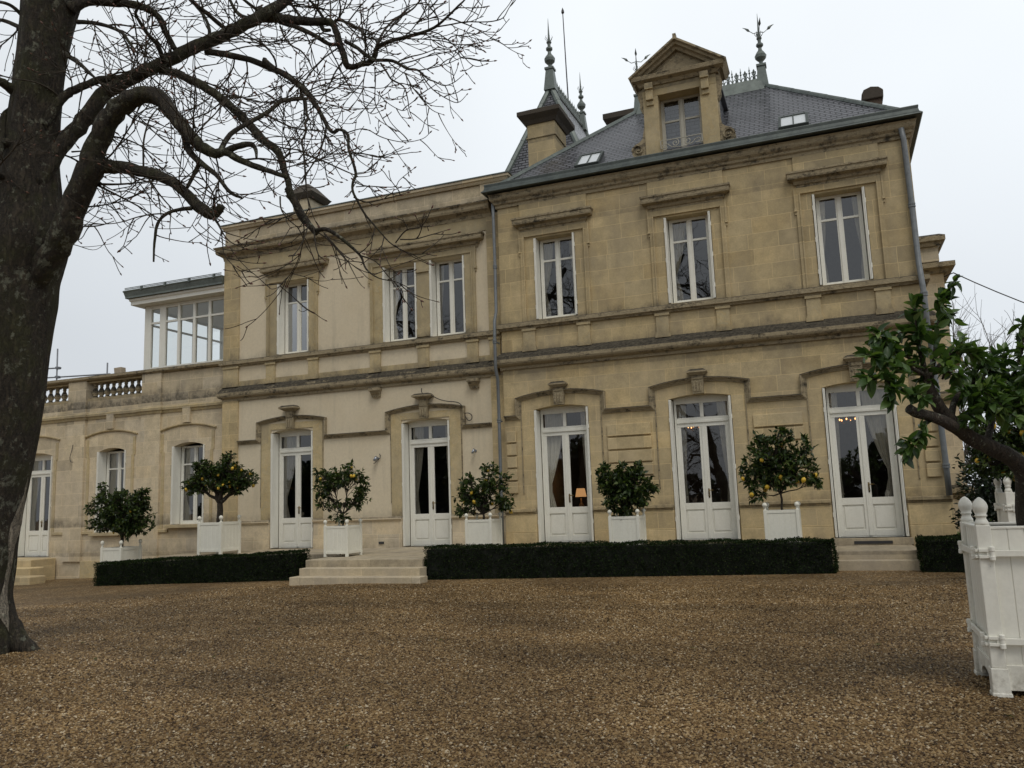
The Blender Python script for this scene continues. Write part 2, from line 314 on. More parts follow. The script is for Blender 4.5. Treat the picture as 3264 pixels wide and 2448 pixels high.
# ---------------------------------------------------------------- mesh helpers
class MB:
    def __init__(s): s.v = []; s.f = []
    def add(s, vs, fs):
        o = len(s.v); s.v += [tuple(p) for p in vs]; s.f += [tuple(i+o for i in f) for f in fs]; return s
    def box(s, x0, x1, y0, y1, z0, z1):
        return s.add([(x, y, z) for x in (x0, x1) for y in (y0, y1) for z in (z0, z1)],
                     [(0, 1, 3, 2), (4, 6, 7, 5), (0, 4, 5, 1), (2, 3, 7, 6), (0, 2, 6, 4), (1, 5, 7, 3)])
    def taper(s, cx, cy, z0, z1, hx0, hy0, hx1, hy1):
        v = [(cx+a*hx0, cy+b*hy0, z0) for a, b in ((-1, -1), (1, -1), (1, 1), (-1, 1))] + [(cx+a*hx1, cy+b*hy1, z1) for a, b in ((-1, -1), (1, -1), (1, 1), (-1, 1))]
        return s.add(v, [(3, 2, 1, 0), (4, 5, 6, 7)] + [(i, (i+1) % 4, (i+1) % 4+4, i+4) for i in range(4)])
    def prism(s, pts, fn, a, b):
        """polygon pts (p, q) extruded between a and b; fn(p, q, t) -> xyz"""
        n = len(pts); v = [fn(p, q, a) for p, q in pts] + [fn(p, q, b) for p, q in pts]
        return s.add(v, [tuple(range(n-1, -1, -1)), tuple(range(n, 2*n))] + [(i, (i+1) % n, (i+1) % n+n, i+n) for i in range(n)])
    def sweep(s, prof, path, fn, closed=False):
        """closed profile (out, lift) along a 2-D path, mitred; out is to the right of travel. fn(a, b, lift)"""
        n = len(path); m = len(prof); V = []
        for i in range(n):
            ds = []
            if closed or i > 0: p, q = path[i-1], path[i]; ds.append((q[0]-p[0], q[1]-p[1]))
            if closed or i < n-1: p, q = path[i], path[(i+1) % n]; ds.append((q[0]-p[0], q[1]-p[1]))
            ns = []
            for d in ds:
                l = math.hypot(*d) or 1e-9; ns.append((d[1]/l, -d[0]/l))
            if len(ns) == 2:
                bx, by = ns[0][0]+ns[1][0], ns[0][1]+ns[1][1]; k = 2/max(.15, (bx*bx+by*by)); nx, ny = bx*k, by*k
            else: nx, ny = ns[0]
            V += [fn(path[i][0]+nx*o, path[i][1]+ny*o, h) for o, h in prof]
        F = []
        for i in range(n if closed else n-1):
            a, b = i*m, ((i+1) % n)*m
            F += [(a+j, a+(j+1) % m, b+(j+1) % m, b+j) for j in range(m)]
        if not closed: F += [tuple(range(m-1, -1, -1)), tuple(range((n-1)*m, n*m))]
        return s.add(V, F)
    def lathe(s, prof, c=(0, 0, 0), n=12):
        V = []
        for r, z in prof: V += [(c[0]+r*math.cos(2*PI*i/n), c[1]+r*math.sin(2*PI*i/n), c[2]+z) for i in range(n)]
        F = [(j*n+i, j*n+(i+1) % n, (j+1)*n+(i+1) % n, (j+1)*n+i) for j in range(len(prof)-1) for i in range(n)]
        F += [tuple(range(n-1, -1, -1)), tuple(range((len(prof)-1)*n, len(prof)*n))]
        return s.add(V, F)
    def tube(s, pts, rad, n=6, jag=0.0, rng=None):
        pts = [Vector(p) for p in pts]; k = len(pts)
        if not isinstance(rad, (list, tuple)): rad = [rad]*k
        d = (pts[1]-pts[0]).normalized(); u = d.orthogonal().normalized(); V = []
        for i in range(k):
            t = (pts[min(i+1, k-1)]-pts[max(i-1, 0)])
            if t.length < 1e-9: t = d
            t = t.normalized(); u = (u-t*u.dot(t))
            u = u.normalized() if u.length > 1e-6 else t.orthogonal().normalized(); w = t.cross(u)
            for j in range(n):
                a = 2*PI*j/n; r = rad[i]
                if jag: r *= 1+jag*noise.noise(pts[i]*(2.2/max(.1, rad[i]*3))+Vector((math.cos(a), math.sin(a), 0))*1.3)
                V.append(pts[i]+(u*math.cos(a)+w*math.sin(a))*r)
        F = [(i*n+j, i*n+(j+1) % n, (i+1)*n+(j+1) % n, (i+1)*n+j) for i in range(k-1) for j in range(n)]
        F += [tuple(range(n-1, -1, -1)), tuple(range((k-1)*n, k*n))]
        return s.add(V, F)
    def ball(s, c, r, n=10, sq=(1, 1, 1)):
        m = n//2+1
        return s.lathe([(max(1e-4, r*math.sin(PI*i/m))*sq[0], -r*math.cos(PI*i/m)*sq[2]) for i in range(m+1)], c, n)
    def build(s, name, mat, parent=None, smooth=False, bevel=0):
        me = bpy.data.meshes.new(name); me.from_pydata(s.v, [], s.f); me.update()
        if len(s.f) < 20000:
            b = bmesh.new(); b.from_mesh(me); bmesh.ops.recalc_face_normals(b, faces=b.faces); b.to_mesh(me); b.free()
        return link(name, me, mat, parent, smooth, bevel)

WLOC = {}
def link(name, me, mat, parent=None, smooth=False, bevel=0):
    o = bpy.data.objects.new(name, me); COL.objects.link(o)
    me.materials.append(M[mat] if isinstance(mat, str) else mat)
    if smooth: me.polygons.foreach_set('use_smooth', [True]*len(me.polygons))
    if bevel:
        b = o.modifiers.new('bevel', 'BEVEL'); b.width = bevel; b.segments = 2; b.limit_method = 'ANGLE'; b.angle_limit = R(50)
    if parent is not None:
        o.parent = parent
        if parent.name in WLOC: o.location = -Vector(WLOC[parent.name])
    return o
def npmesh(name, V, F, mat, parent=None, smooth=False):
    me = bpy.data.meshes.new(name); V = np.asarray(V, np.float32); F = np.asarray(F, np.int32)
    me.vertices.add(len(V)); me.vertices.foreach_set('co', V.ravel())
    k = F.shape[1]; me.loops.add(F.size); me.loops.foreach_set('vertex_index', F.ravel())
    me.polygons.add(len(F)); me.polygons.foreach_set('loop_start', np.arange(0, F.size, k, dtype=np.int32))
    me.update(calc_edges=True); me.validate()
    return link(name, me, mat, parent, smooth)
def tag(o, label=None, cat=None, group=None, kind=None):
    if label: o['label'] = label
    if cat: o['category'] = cat
    if group: o['group'] = group
    if kind: o['kind'] = kind
    return o
def thing(name, loc, label, cat, group=None, world=False):
    """an Empty at the base; with world=True its parts are written in world coordinates"""
    o = bpy.data.objects.new(name, None); COL.objects.link(o); o.location = loc; o.empty_display_size = .2
    if world: WLOC[o.name] = tuple(loc)
    return tag(o, label, cat, group)
def copy_tree(o, parent=None):
    c = o.copy(); COL.objects.link(c)
    if parent is not None: c.parent = parent
    for ch in o.children: copy_tree(ch, c)
    return c

# ---------------------------------------------------------------- ground, terrace
def ground_z(x): return G0-.03*max(0, min(16, -9-x))
def build_ground():
    xs = [-600, -60, -25, -22, -19, -16, -13, -11, -9, -6, 0, 8, 60, 600]; ys = [-600, -40, 0, 4, 8, 12, 16, 20, 60, 700]
    m = MB(); V = [(x, y, ground_z(x)) for y in ys for x in xs]; n = len(xs)
    m.add(V, [(j*n+i, j*n+i+1, (j+1)*n+i+1, (j+1)*n+i) for j in range(len(ys)-1) for i in range(n-1)])
    tag(m.build('gravel_yard', 'gravel'), kind='structure')
    # loose pebbles lying on it, near enough to be seen one by one
    rng = np.random.default_rng(5); N = 320000
    r = 4.2+(rng.random(N)**1.3)*14.3; a = R(90)+.3675+(rng.random(N)-.5)*R(78)
    x = r*np.cos(a); y = r*np.sin(a)
    ok = ~(((y > 14.35) & (x > -10.7) & (x < 1.6)) | (y > 19.3) | ((y > 15.6) & (x > -18.1) & (x < 3))); x, y, r = x[ok], y[ok], r[ok]; N = len(x)
    z = G0-.03*np.clip(-9-x, 0, 16)
    s = .0074+.0100*rng.random(N)**1.8; s *= 1+.02*(r-4); th = rng.random(N)*2*np.pi; el = .55+.4*rng.random(N); h = .45+.35*rng.random(N)
    base = np.array([(1, 0, 0), (0, 1, 0), (-1, 0, 0), (0, -1, 0), (0, 0, 1), (0, 0, -1), ], np.float32)
    ct, st = np.cos(th), np.sin(th); V = np.empty((N, 6, 3), np.float32)
    tilt = (rng.random((N, 2))-.5)*.9
    for k, b in enumerate(base):
        bx, by = b[0]*s, b[1]*s*el
        V[:, k, 0] = x+bx*ct-by*st; V[:, k, 1] = y+bx*st+by*ct; V[:, k, 2] = z+.004+b[2]*s*h+(bx*tilt[:, 0]+by*tilt[:, 1])*.5
    fb = np.array([(0, 1, 4), (1, 2, 4), (2, 3, 4), (3, 0, 4)], np.int32)
    F = (np.arange(N)[:, None, None]*6+fb[None]).reshape(-1, 3)
    tag(npmesh('loose_gravel', V.reshape(-1, 3), F, 'pebble', smooth=True), 'brown and grey pebbles lying loose over the gravel yard', 'gravel', kind='stuff')
build_ground()
def fallen_leaves():
    rng = np.random.default_rng(3); n = 150; r = 4.6+rng.random(n)*10; a = R(90)+.3675+(rng.random(n)-.5)*R(70); x, y = r*np.cos(a), r*np.sin(a); k = ~((y > 14.3) & (x < 1.6)); x, y = x[k], y[k]; n = len(x)
    V = []; F = []
    for i in range(n):
        t = rng.random()*2*PI; s = rng.uniform(.018, .045); c, q = math.cos(t)*s, math.sin(t)*s; z = G0+.018-.03*max(0, -9-x[i]); o = len(V)
        V += [(x[i]-c, y[i]-q, z), (x[i]-q*.5, y[i]+c*.5, z+rng.uniform(.0, .02)), (x[i]+c, y[i]+q, z+rng.uniform(0, .02)), (x[i]+q*.5, y[i]-c*.5, z+rng.uniform(0, .012))]; F.append((o, o+1, o+2, o+3))
    tag(npmesh('fallen_leaves', V, F, 'dead_leaf'), 'a few small brown leaves lying scattered on the gravel', 'leaves', kind='stuff')
fallen_leaves()

def build_terrace():
    m = MB(); m.box(-16.62, -.12, 16.95, 19.32, -2.0, -1.1); m.box(-10.72, -7.9, 15.08, 16.95, -2.0, -1.1)
    tag(m.build('terrace', 'step', bevel=.012), kind='structure')
    t = thing('entrance_steps', (-9.4, 14.8, G0), 'wide pale stone steps up to the terrace between two long hedges', 'steps', world=True)
    MB().box(-10.66, -7.8, 14.77, 15.08, -2, -1.25).build('step', 'step', t, bevel=.012)
    MB().box(-10.67, -7.62, 14.44, 14.77, -2, -1.4).build('step', 'step', t, bevel=.012)
    t = thing('door_steps', (.7, 17, G0), 'two short pale stone steps below the rightmost glazed door', 'steps', world=True)
    MB().box(-.117, 1.42, 17.2, 19.0, -2, -1.175).build('landing', 'step', t, bevel=.012)
    MB().box(-.05, 1.5, 16.92, 17.2, -2, -1.335).build('step', 'step', t, bevel=.012)
    t = thing('side_steps', (-24.2, 17.8, -1.98), 'rough worn stone steps under the narrow door beside the tree trunk', 'steps', world=True)
    for i, (x0, x1, y0) in enumerate(((-25.6, -23.3, 18.55), (-25.6, -22.7, 18.05), (-25.6, -22.0, 17.5))):
        MB().box(x0, x1, y0, 19.45 if i == 0 else (18.55, 18.05)[i-1], -2.3, -1.27-.21*i).build('step', 'stone', t, bevel=.03)
build_terrace()
# ---------------------------------------------------------------- the manor house
house = thing('manor_house', (-7.5, 19.0, G0), 'large ochre limestone manor house with slate roof and tall white glazed doors', 'house', world=True)
XY = lambda a, b, h: (a, b, h)
def xz(Y): return lambda a, b, h: (a, Y-h, b)
def wall(m, x0, x1, z0, z1, Y, th, holes):
    xs = sorted({x0, x1} | {h[0] for h in holes} | {h[1] for h in holes})
    for a, b in zip(xs, xs[1:]):
        hs = sorted((h[2], h[3]) for h in holes if h[0] <= a+1e-6 and h[1] >= b-1e-6); z = z0
        for p, q in hs:
            if p > z: m.box(a, b, Y, Y+th, z, p)
            z = q
        if z1 > z: m.box(a, b, Y, Y+th, z, z1)
def spandrel(m, x0, x1, zs, zt, Y, th, n=10):
    c = (x0+x1)/2; w = (x1-x0)/2
    arc = lambda x: zs+(zt-zs)*(1-((x-c)/w)**2)
    for i in range(n):
        a, b = x0+(x1-x0)*i/n, x0+(x1-x0)*(i+1)/n
        m.prism([(a, arc(a)), (b, arc(b)), (b, zt+.002), (a, zt+.002)], lambda p, q, t: (p, t, q), Y+.001, Y+th)
PW = [(-6.59, -5.50), (-3.26, -2.15), (.10, 1.21)]; PD = [(-6.76, -5.36), (-3.42, -1.99), (-.05, 1.40)]
WW = [(-14.70, -13.60), (-11.17, -10.11), (-9.72, -8.67)]; WD = [(-14.89, -13.46), (-10.65, -9.22)]
LW = [(-21.75, -20.55, -.52), (-18.70, -17.45, -.34)]; LD = (-25.2, -23.7)
def walls():
    m = MB(); wall(m, -7.55, 2.17, -1.5, 7.93, 19, .45, [(a, b, 4.50, 6.62) for a, b in PW]+[(a, b, -1.03, 2.30) for a, b in PD])
    for a, b in PD: spandrel(m, a, b, 2.22, 2.30, 19, .45)
    m.box(1.72, 2.17, 19.45, 26.4, -1.5, 7.93); m.box(-7.55, -7.1, 19.45, 26.4, -1.5, 7.93); m.box(-7.1, 1.72, 25.95, 26.4, -1.5, 7.93)
    m.build('pavilion_wall', 'stone', house)
    m = MB(); wall(m, -16.6, -7.55, -1.5, 7.6, 19.3, .45, [(a, b, 4.44, 6.57) for a, b in WW]+[(a, b, -1.09, 2.26) for a, b in WD])
    for a, b in WD: spandrel(m, a, b, 2.17, 2.26, 19.3, .45)
    m.box(-16.6, -16.15, 19.75, 26.4, -1.5, 7.6); m.box(-16.15, -7.55, 25.95, 26.4, -1.5, 7.6)
    m.build('wing_wall', 'stucco', house)
    m = MB(); wall(m, -31, -16.6, -2.3, 3.68, 19.5, .45, [(a, b, z, 2.12) for a, b, z in LW]+[(LD[0], LD[1], -1.25, 2.12)])
    for a, b in [w[:2] for w in LW]+[LD]: spandrel(m, a, b, 2.0, 2.12, 19.5, .45)
    m.box(-19.92, -16.6, 19.5, 19.9, 3.68, 4.36); m.box(-31, -30.6, 19.95, 26, -2.3, 3.6); m.box(-30.6, -16.6, 25.6, 26, -2.3, 3.6)
    for a, b in ((-23.05, -22.27), (-19.92, -19.15), (-26.6, -25.85)): m.box(a, b, 19.43, 19.5, -1.4, 4.36); m.box(a, b, 19.5, 19.9, 3.68, 4.36)
    m.build('low_wing_wall', 'stone2', house)
    m = MB(); m.box(-31, -23.2-2.4, 19.38, 19.5, -2.3, -1.38); m.box(-22.2, -16.62, 19.38, 19.5, -2.3, -1.38)
    for a, b in ((-23.6, -21.85), (-20.45, -18.8), (-17.35, -16.62)): m.box(a, b, 19.455, 19.5, -.56, -.47)
    for a, b, z in LW: m.box(a-.12, b+.12, 19.36, 19.62, z-.1, z)
    m.build('low_wing_plinth', 'ashlar', house, bevel=.01)
    m = MB(); m.box(.5, 3.56, 26.45, 33, -1.5, 6.2); m.box(.5, 3.50, 26.5, 33, 6.6, 7.12); m.build('rear_wing_wall', 'stone2', house)
    m = MB(); p = [(.5, 26.45), (3.56, 26.45), (3.56, 33)]
    for z, o in ((6.2, .3), (7.05, .14), (3.35, .22), (2.35, .14), (-.35, .14)):
        m.sweep([(0, z), (.3*o, z), (.5*o, z+.1), (o, z+.14), (o, z+.28), (0, z+.36)], p, XY)
    m.build('rear_wing_cornice', 'crust', house)
    # dark rooms behind the glass
    m = MB()
    def room(x0, x1, y0, y1, z0, z1):
        m.box(x0, x1, y1, y1+.05, z0, z1); m.box(x0-.05, x0, y0, y1, z0, z1); m.box(x1, x1+.05, y0, y1, z0, z1); m.box(x0, x1, y0, y1, z0-.05, z0); m.box(x0, x1, y0, y1, z1, z1+.05)
    room(-7.0, 1.6, 19.46, 23.5, -1.06, 3.2); room(-7.0, 1.6, 19.46, 23.5, 3.9, 7.5); room(-16.0, -7.7, 19.76, 23.5, -1.12, 3.2); room(-16.0, -7.7, 19.76, 23.5, 3.9, 7.4); room(-30, -17, 19.96, 23, -1.3, 3.1)
    m.build('interior', 'room', house)
    m = MB(); m.box(-16.1, -7.6, 19.75, 26.3, 7.75, 7.95); m.box(-30.5, -16.6, 19.95, 26, 3.45, 3.6); m.build('flat_roof', 'zinc', house)
walls()

def curtain(par, xo, xt, xk, zt, zb, zk, Y, sign):
    """xo outer edge, xt inner edge at the top, xk inner edge at the tie"""
    rows, cols = 16, 26; V = []
    for i in range(rows+1):
        z = zt+(zb-zt)*i/rows
        if z > zk: f = (zt-z)/(zt-zk); xi = xt+(xk-xt)*f**1.8
        else: f = (zk-z)/(zk-zb); xi = xk+(xt*.45+xk*.55-xk)*min(1, f*1.8)
        for j in range(cols+1):
            q = j/cols; x = xo+(xi-xo)*q
            amp = .035*min(1, abs(xi-xo)/.3)
            V.append((x, Y+amp*math.sin(q*cols*.95+.6*math.sin(i*.5)), z))
    n = cols+1; m = MB(); m.add(V, [(i*n+j, i*n+j+1, (i+1)*n+j+1, (i+1)*n+j) for i in range(rows) for j in range(cols)])
    m.build('curtain', 'curtain', par, smooth=True)
def shutters(par, x0, x1, z0, z1, Y, d):
    for s, e in ((1, x0), (-1, x1)):
        m = MB()
        def bx(a, b, y0, y1, za, zb): m.box(min(e+s*a, e+s*b), max(e+s*a, e+s*b), y0, y1, za, zb)
        bx(.012, .034, Y-.035, Y+d, z0+.012, z1-.012); bx(.037, .060, Y-.022, Y+d, z0+.012, z1-.012)
        for k in range(3):
            zz = z0+(z1-z0)*(.15+.35*k); bx(.0, .012, Y-.03, Y+.02, zz-.05, zz+.05)
        m.build('shutter', 'white', par)
def window(x0, x1, z0, z1, Y, shut=True, d=.27, zt=.56, cur=None, mat='white', base='window', glass='glass', par=None, head=0):
    m = MB(); g = .075 if shut else .0; a, b = x0+g, x1-g; c = (a+b)/2; y0, y1 = Y+d, Y+d+.06
    t = z1-zt
    m.box(a, a+.055, y0, y1, z0, z1); m.box(b-.055, b, y0, y1, z0, z1)
    m.box(a+.055, b-.055, y0+.004, y1, z1-.06-head, z1); m.box(a+.055, b-.055, y0-.03, y1, z0, z0+.05)
    m.box(c-.038, c+.038, y0-.012, y1-.004, z0+.05, z1-.06-head)
    for p, q in ((a+.055, c-.038), (c+.038, b-.055)):
        if base == 'window':
            m.box(p, p+.03, y0+.008, y1-.008, z0+.05, z1-.06-head); m.box(q-.03, q, y0+.008, y1-.008, z0+.05, z1-.06-head)
            m.box(p+.03, q-.03, y0+.01, y1-.01, z0+.05, z0+.11); m.box(p+.03, q-.03, y0+.01, y1-.01, t-.025, t+.025)
    w = m.build(base, mat, par or house, bevel=.004)
    gm = MB(); gy = y0+.035
    for p, q in ((a+.085, c-.068), (c+.068, b-.085)):
        for r, s in ((z0+.11, t-.025), (t+.025, z1-.06-head)):
            gm.add([(p, gy, r), (q, gy, r), (q, gy, s), (p, gy, s)], [(0, 1, 2, 3)])
    gm.build('pane', glass, w)
    if shut: shutters(w, x0, x1, z0, z1, Y, d)
    if cur:
        w_ = (b-a)
        curtain(w, a+.03, a+w_*cur[0], a+w_*.09, z1-.05, z0+.02, z0+(z1-z0)*.35, y1+.07, 1)
        curtain(w, b-.03, b-w_*cur[1], b-w_*.09, z1-.05, z0+.02, z0+(z1-z0)*.35, y1+.07, -1)
    return w
def door(x0, x1, z0, zs, zt, Y, cur=None, d=.27, single=False):
    m = MB(); a, b = x0+.075, x1-.075; c = (a+b)/2; y0, y1 = Y+d, Y+d+.07; tr = z0+2.63*(zs-z0)/3.25+.06
    m.box(a, a+.05, y0, y1, z0, zt-.005); m.box(b-.05, b, y0, y1, z0, zt-.005)
    m.box(a+.05, b-.05, y0+.003, y1-.003, zs-.10, zt-.005)
    m.box(a+.05, b-.05, y0-.025, y1-.005, tr, tr+.05); m.box(a+.05, b-.05, y0+.006, y1-.006, tr+.05, tr+.13)
    m.box(a+.05, b-.05, y0+.004, y1-.004, tr-.09, tr)
    if not single: m.box(c-.04, c+.04, y0-.006, y1-.01, tr+.13, zs-.10)
    m.box(a+.05, b-.05, y0+.01, y1, z0, z0+.02)
    leaves = [(a+.05, b-.05)] if single else [(a+.05, c-.003), (c+.003, b-.05)]
    panes = []; zl = z0+.84
    for p, q in leaves:
        s = .085
        m.box(p, p+s, y0+.008, y1-.008, z0+.025, tr-.09); m.box(q-s, q, y0+.008, y1-.008, z0+.025, tr-.09)
        m.box(p+s, q-s, y0+.008, y1-.008, zl-.15, zl); m.box(p+s, q-s, y0+.008, y1-.008, z0+.025, z0+.16)
        m.box(p+s, q-s, y0+.035, y1-.02, z0+.16, zl-.15)
        m.box(p+s+.035, q-s-.035, y0+.018, y0+.035, z0+.2, zl-.19)
        panes += [(p+s, q-s, zl, tr-.09)]
    if not single: m.box(c-.028, c+.028, y0-.012, y0+.008, z0+.03, tr-.1)
    if single: panes += [(a+.09, b-.09, tr+.13, zs-.10)]
    else: panes += [(a+.1, c-.04, tr+.13, zs-.10), (c+.04, b-.1, tr+.13, zs-.10)]
    w = m.build('door', 'white', house, bevel=.005)
    gm = MB()
    for p, q, r, s in panes: gm.add([(p, y0+.04, r), (q, y0+.04, r), (q, y0+.04, s), (p, y0+.04, s)], [(0, 1, 2, 3)])
    gm.build('pane', 'glass', w)
    h = MB(); hx = (b-.09) if single else c+.045; hz = z0+1.12
    h.box(hx-.016, hx+.016, y0-.006, y0+.009, hz-.17, hz+.04); h.tube([(hx, y0-.02, hz), (hx, y0-.055, hz), (hx+(-.02 if single else .02), y0-.06, hz), (hx+(-.11 if single else .11), y0-.06, hz-.005)], .011, 6)
    h.ball((hx, y0-.012, hz-.12), .02, 8); h.build('handle', 'brass', w, smooth=True)
    shutters(w, x0, x1, z0+.01, zs, Y, d)
    if cur:
        W = b-a
        curtain(w, a+.05, a+W*cur[0], a+W*.13, zs-.05, z0+.05, z0+1.35, y1+.08, 1)
        curtain(w, b-.05, b-W*cur[1], b-W*.13, zs-.05, z0+.05, z0+1.35, y1+.08, -1)
    return w
for (a, b), c in zip(PW, ((.34, .2), (.4, .1), (.2, .2))): window(a, b, 4.50, 6.62, 19, cur=c)
for (a, b), c in zip(WW, (None, (.3, .1), (.2, .1))): window(a, b, 4.44, 6.57, 19.3, cur=c)
for a, b, z in LW: window(a, b, z, 2.03, 19.5, cur=(.5, .2), d=.3)
for (a, b), c in zip(PD, ((.44, .2), (.2, .24), (.17, .46))): door(a, b, -1.03, 2.22, 2.30, 19, c)
for (a, b), c in zip(WD, ((.44, .2), (.3, .2))): door(a, b, -1.09, 2.17, 2.26, 19.3, c)
door(LD[0], LD[1], -1.25, 2.0, 2.12, 19.5, (.3, .2))

def trim():
    # upper windows: hood on a bed moulding, eared surround
    HP = [(0, 6.80), (.03, 6.80), (.035, 6.86), (.07, 6.88), (.09, 6.95), (.20, 6.98), (.21, 7.02), (.21, 7.09), (.23, 7.11), (.23, 7.15), (.10, 7.19), (0, 7.20)]
    def hood(x0, x1, Y, dz=0):
        m = MB(); m.sweep([(o, z+dz) for o, z in HP], [(x0+.22, Y+.02), (x0+.22, Y-.004), (x1-.22, Y-.004), (x1-.22, Y+.02)], XY); m.build('window_hood', 'crust', house)
    def surround(x0, x1, z0, ear, z1, Y, holes, mat):
        m = MB()
        if mat == 'ashlar': wall(m, x0+.1, x1-.1, z0, z1, Y-.022, .022, holes); wall(m, x0+.05, x1-.05, z1+.35, 7.6, Y-.03, .03, [])
        for s, e in ((1, x0), (-1, x1)):
            def bx(a, b, h, za, zb): m.box(min(e+s*a, e+s*b), max(e+s*a, e+s*b), Y-h, Y, za, zb)
            bx(.0, .035, .065, ear, z1); bx(.035, .11, .045, z0, z1); bx(.11, .14, .07, z0, z1-.1)
            bx(-.012, .048, .068, ear-.02, ear+.05); bx(.0, .035, .04, ear-.09, ear-.02)
        m.box(x0+.14, x1-.14, Y-.05, Y, z1-.14, z1-.1); m.box(x0+.11, x1-.11, Y-.038, Y, z1-.1, z1)
        m.build('window_surround', mat, house)
    for a, b in PW:
        c = (a+b)/2; hood(c-1.05, c+1.05, 19); surround(c-.93, c+.93, 4.47, 6.28, 6.81, 19, [], 'stone')
        MB().box(c-.9, c+.9, 18.962, 19, 7.2, 7.56).build('frieze_panel', 'stone', house, bevel=.01)
    hood(-15.19, -12.92, 19.3, -.07); surround(-15.1, -13.26, 4.42, 6.17, 6.74, 19.3, [(WW[0][0], WW[0][1], 4.44, 6.57)], 'ashlar')
    hood(-11.58, -8.07, 19.3, -.07); surround(-11.6, -8.32, 4.42, 6.17, 6.74, 19.3, [(a, b, 4.44, 6.57) for a, b in WW[1:]], 'ashlar')
    MB().box(-10.11, -9.72, 19.23, 19.278, 6.25, 6.36).build('mullion_capital', 'ashlar', house, bevel=.01); MB().box(-10.11, -9.72, 19.24, 19.278, 4.46, 4.7).build('mullion_base', 'ashlar', house, bevel=.01)
    # storey bands
    SB = [(0, 4.25), (.055, 4.25), (.075, 4.29), (.12, 4.31), (.12, 4.41), (0, 4.45)]
    MB().sweep([(o, z+.035) for o, z in SB], [(-7.55, 19.3), (-7.55, 19), (2.17, 19), (2.17, 26.4)], XY).build('sill_band', 'crust', house)
    MB().sweep([(o, z-.02) for o, z in SB], [(-16.6, 26), (-16.6, 19.3), (-7.67, 19.3)], XY).build('sill_band', 'crust', house)
    ST = [(0, 3.28), (.05, 3.28), (.06, 3.35), (.14, 3.38), (.18, 3.41), (.20, 3.45), (.20, 3.53), (.16, 3.56), (.13, 3.62), (0, 3.74)]
    MB().sweep(ST, [(-7.55, 19.3), (-7.55, 19), (2.17, 19), (2.17, 26.4)], XY).build('string_course', 'crust', house)
    MB().sweep([(o*.75, z-.08) for o, z in ST], [(-16.6, 26), (-16.6, 19.3), (-7.75, 19.3)], XY).build('string_course', 'crust', house)
    # cornices
    MB().sweep([(0, 7.55), (.04, 7.55), (.05, 7.62), (.09, 7.65), (.10, 7.70), (.15, 7.75), (.165, 7.79), (.165, 7.86), (.19, 7.90), (0, 7.935)], [(-7.55, 19.3), (-7.55, 19), (2.17, 19), (2.17, 26.4), (-7.55, 26.4)], XY).build('cornice', 'crust', house)  # dark crusted stone here also stands in for shade under the gutter
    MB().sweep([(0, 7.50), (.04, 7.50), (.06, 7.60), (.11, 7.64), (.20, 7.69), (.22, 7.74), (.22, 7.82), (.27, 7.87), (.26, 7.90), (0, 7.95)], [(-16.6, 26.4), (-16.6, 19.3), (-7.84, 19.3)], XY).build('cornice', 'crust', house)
    MB().sweep([(-.25, 7.94), (.285, 7.94), (.31, 7.955), (.30, 7.98), (.25, 8.03), (.235, 8.10), (.245, 8.16), (.235, 8.18), (.2, 8.18), (-.25, 8.06)], [(-7.57, 19.3), (-7.57, 19), (2.17, 19), (2.17, 26.4), (-7.57, 26.4)], XY, closed=False).build('gutter', 'zinc', house)
    m = MB(); m.box(-16.6, -7.4, 19.32, 19.72, 7.9, 8.5); m.box(-16.62, -16.1, 19.28, 19.72, 7.9, 8.5); m.box(-8.15, -7.38, 19.28, 19.72, 7.9, 8.5); m.box(-16.6, -16.2, 19.72, 26.3, 7.9, 8.5)
    m.sweep([(0, 8.44), (.02, 8.44), (.05, 8.50), (.09, 8.53), (.09, 8.60), (0, 8.60)], [(-16.62, 26), (-16.62, 19.28), (-7.38, 19.28), (-7.38, 19.72)], XY)
    p = m.build('parapet', 'stone2', house, bevel=.006)
    MB().sweep([(-.3, 8.604), (.11, 8.604), (.11, 8.63), (-.3, 8.66)], [(-16.62, 26), (-16.62, 19.28), (-7.38, 19.28), (-7.38, 19.72)], XY).build('coping', 'lead', p)
    # little pedestals between the bands
    def ped(m, a, b, Y, z0, z1):
        m.box(a, b, Y-.05, Y, z0, z1); m.box(a-.03, b+.03, Y-.08, Y, z0, z0+.09); m.box(a-.015, b+.015, Y-.065, Y, z0+.09, z0+.13); m.box(a-.025, b+.025, Y-.075, Y, z1-.06, z1)
    for a, b in ((-6.95, -6.63), (-5.51, -5.21), (-3.58, -3.28), (-2.17, -1.88), (-.21, .09), (1.21, 1.51)):
        m = MB(); ped(m, a, b, 19, 3.70, 4.285); m.build('pedestal', 'ashlar', house)
    for a, b in ((-16.6, -16.06), (-15.06, -14.75), (-13.6, -13.28), (-11.58, -11.25), (-10.1, -9.77), (-8.64, -8.33), (-8.0, -7.7)):
        m = MB(); ped(m, a, b, 19.3, 3.62, 4.23); m.build('pedestal', 'ashlar', house)
    for a, b in ((-16.62, -16.05), (-8.0, -7.552)):
        m = MB(); m.box(a, b, 19.262, 19.3, -1.1, 3.22); m.box(a, b, 19.262, 19.3, 4.42, 7.52); m.build('pilaster', 'stone', house)
    MB().box(-16.05, -8.0, 19.275, 19.3, 7.15, 7.51).build('frieze', 'ashlar', house)
    MB().box(-16.05, -8.0, 19.28, 19.3, 3.6, 3.78).build('frieze', 'ashlar', house)
    # door hoods: stepped string rising over each segmental head
    HD = [(-.055, 0), (-.055, .10), (-.035, .115), (-.015, .10), (-.01, .07), (.02, .06), (.03, .035), (.055, .03), (.055, 0)]
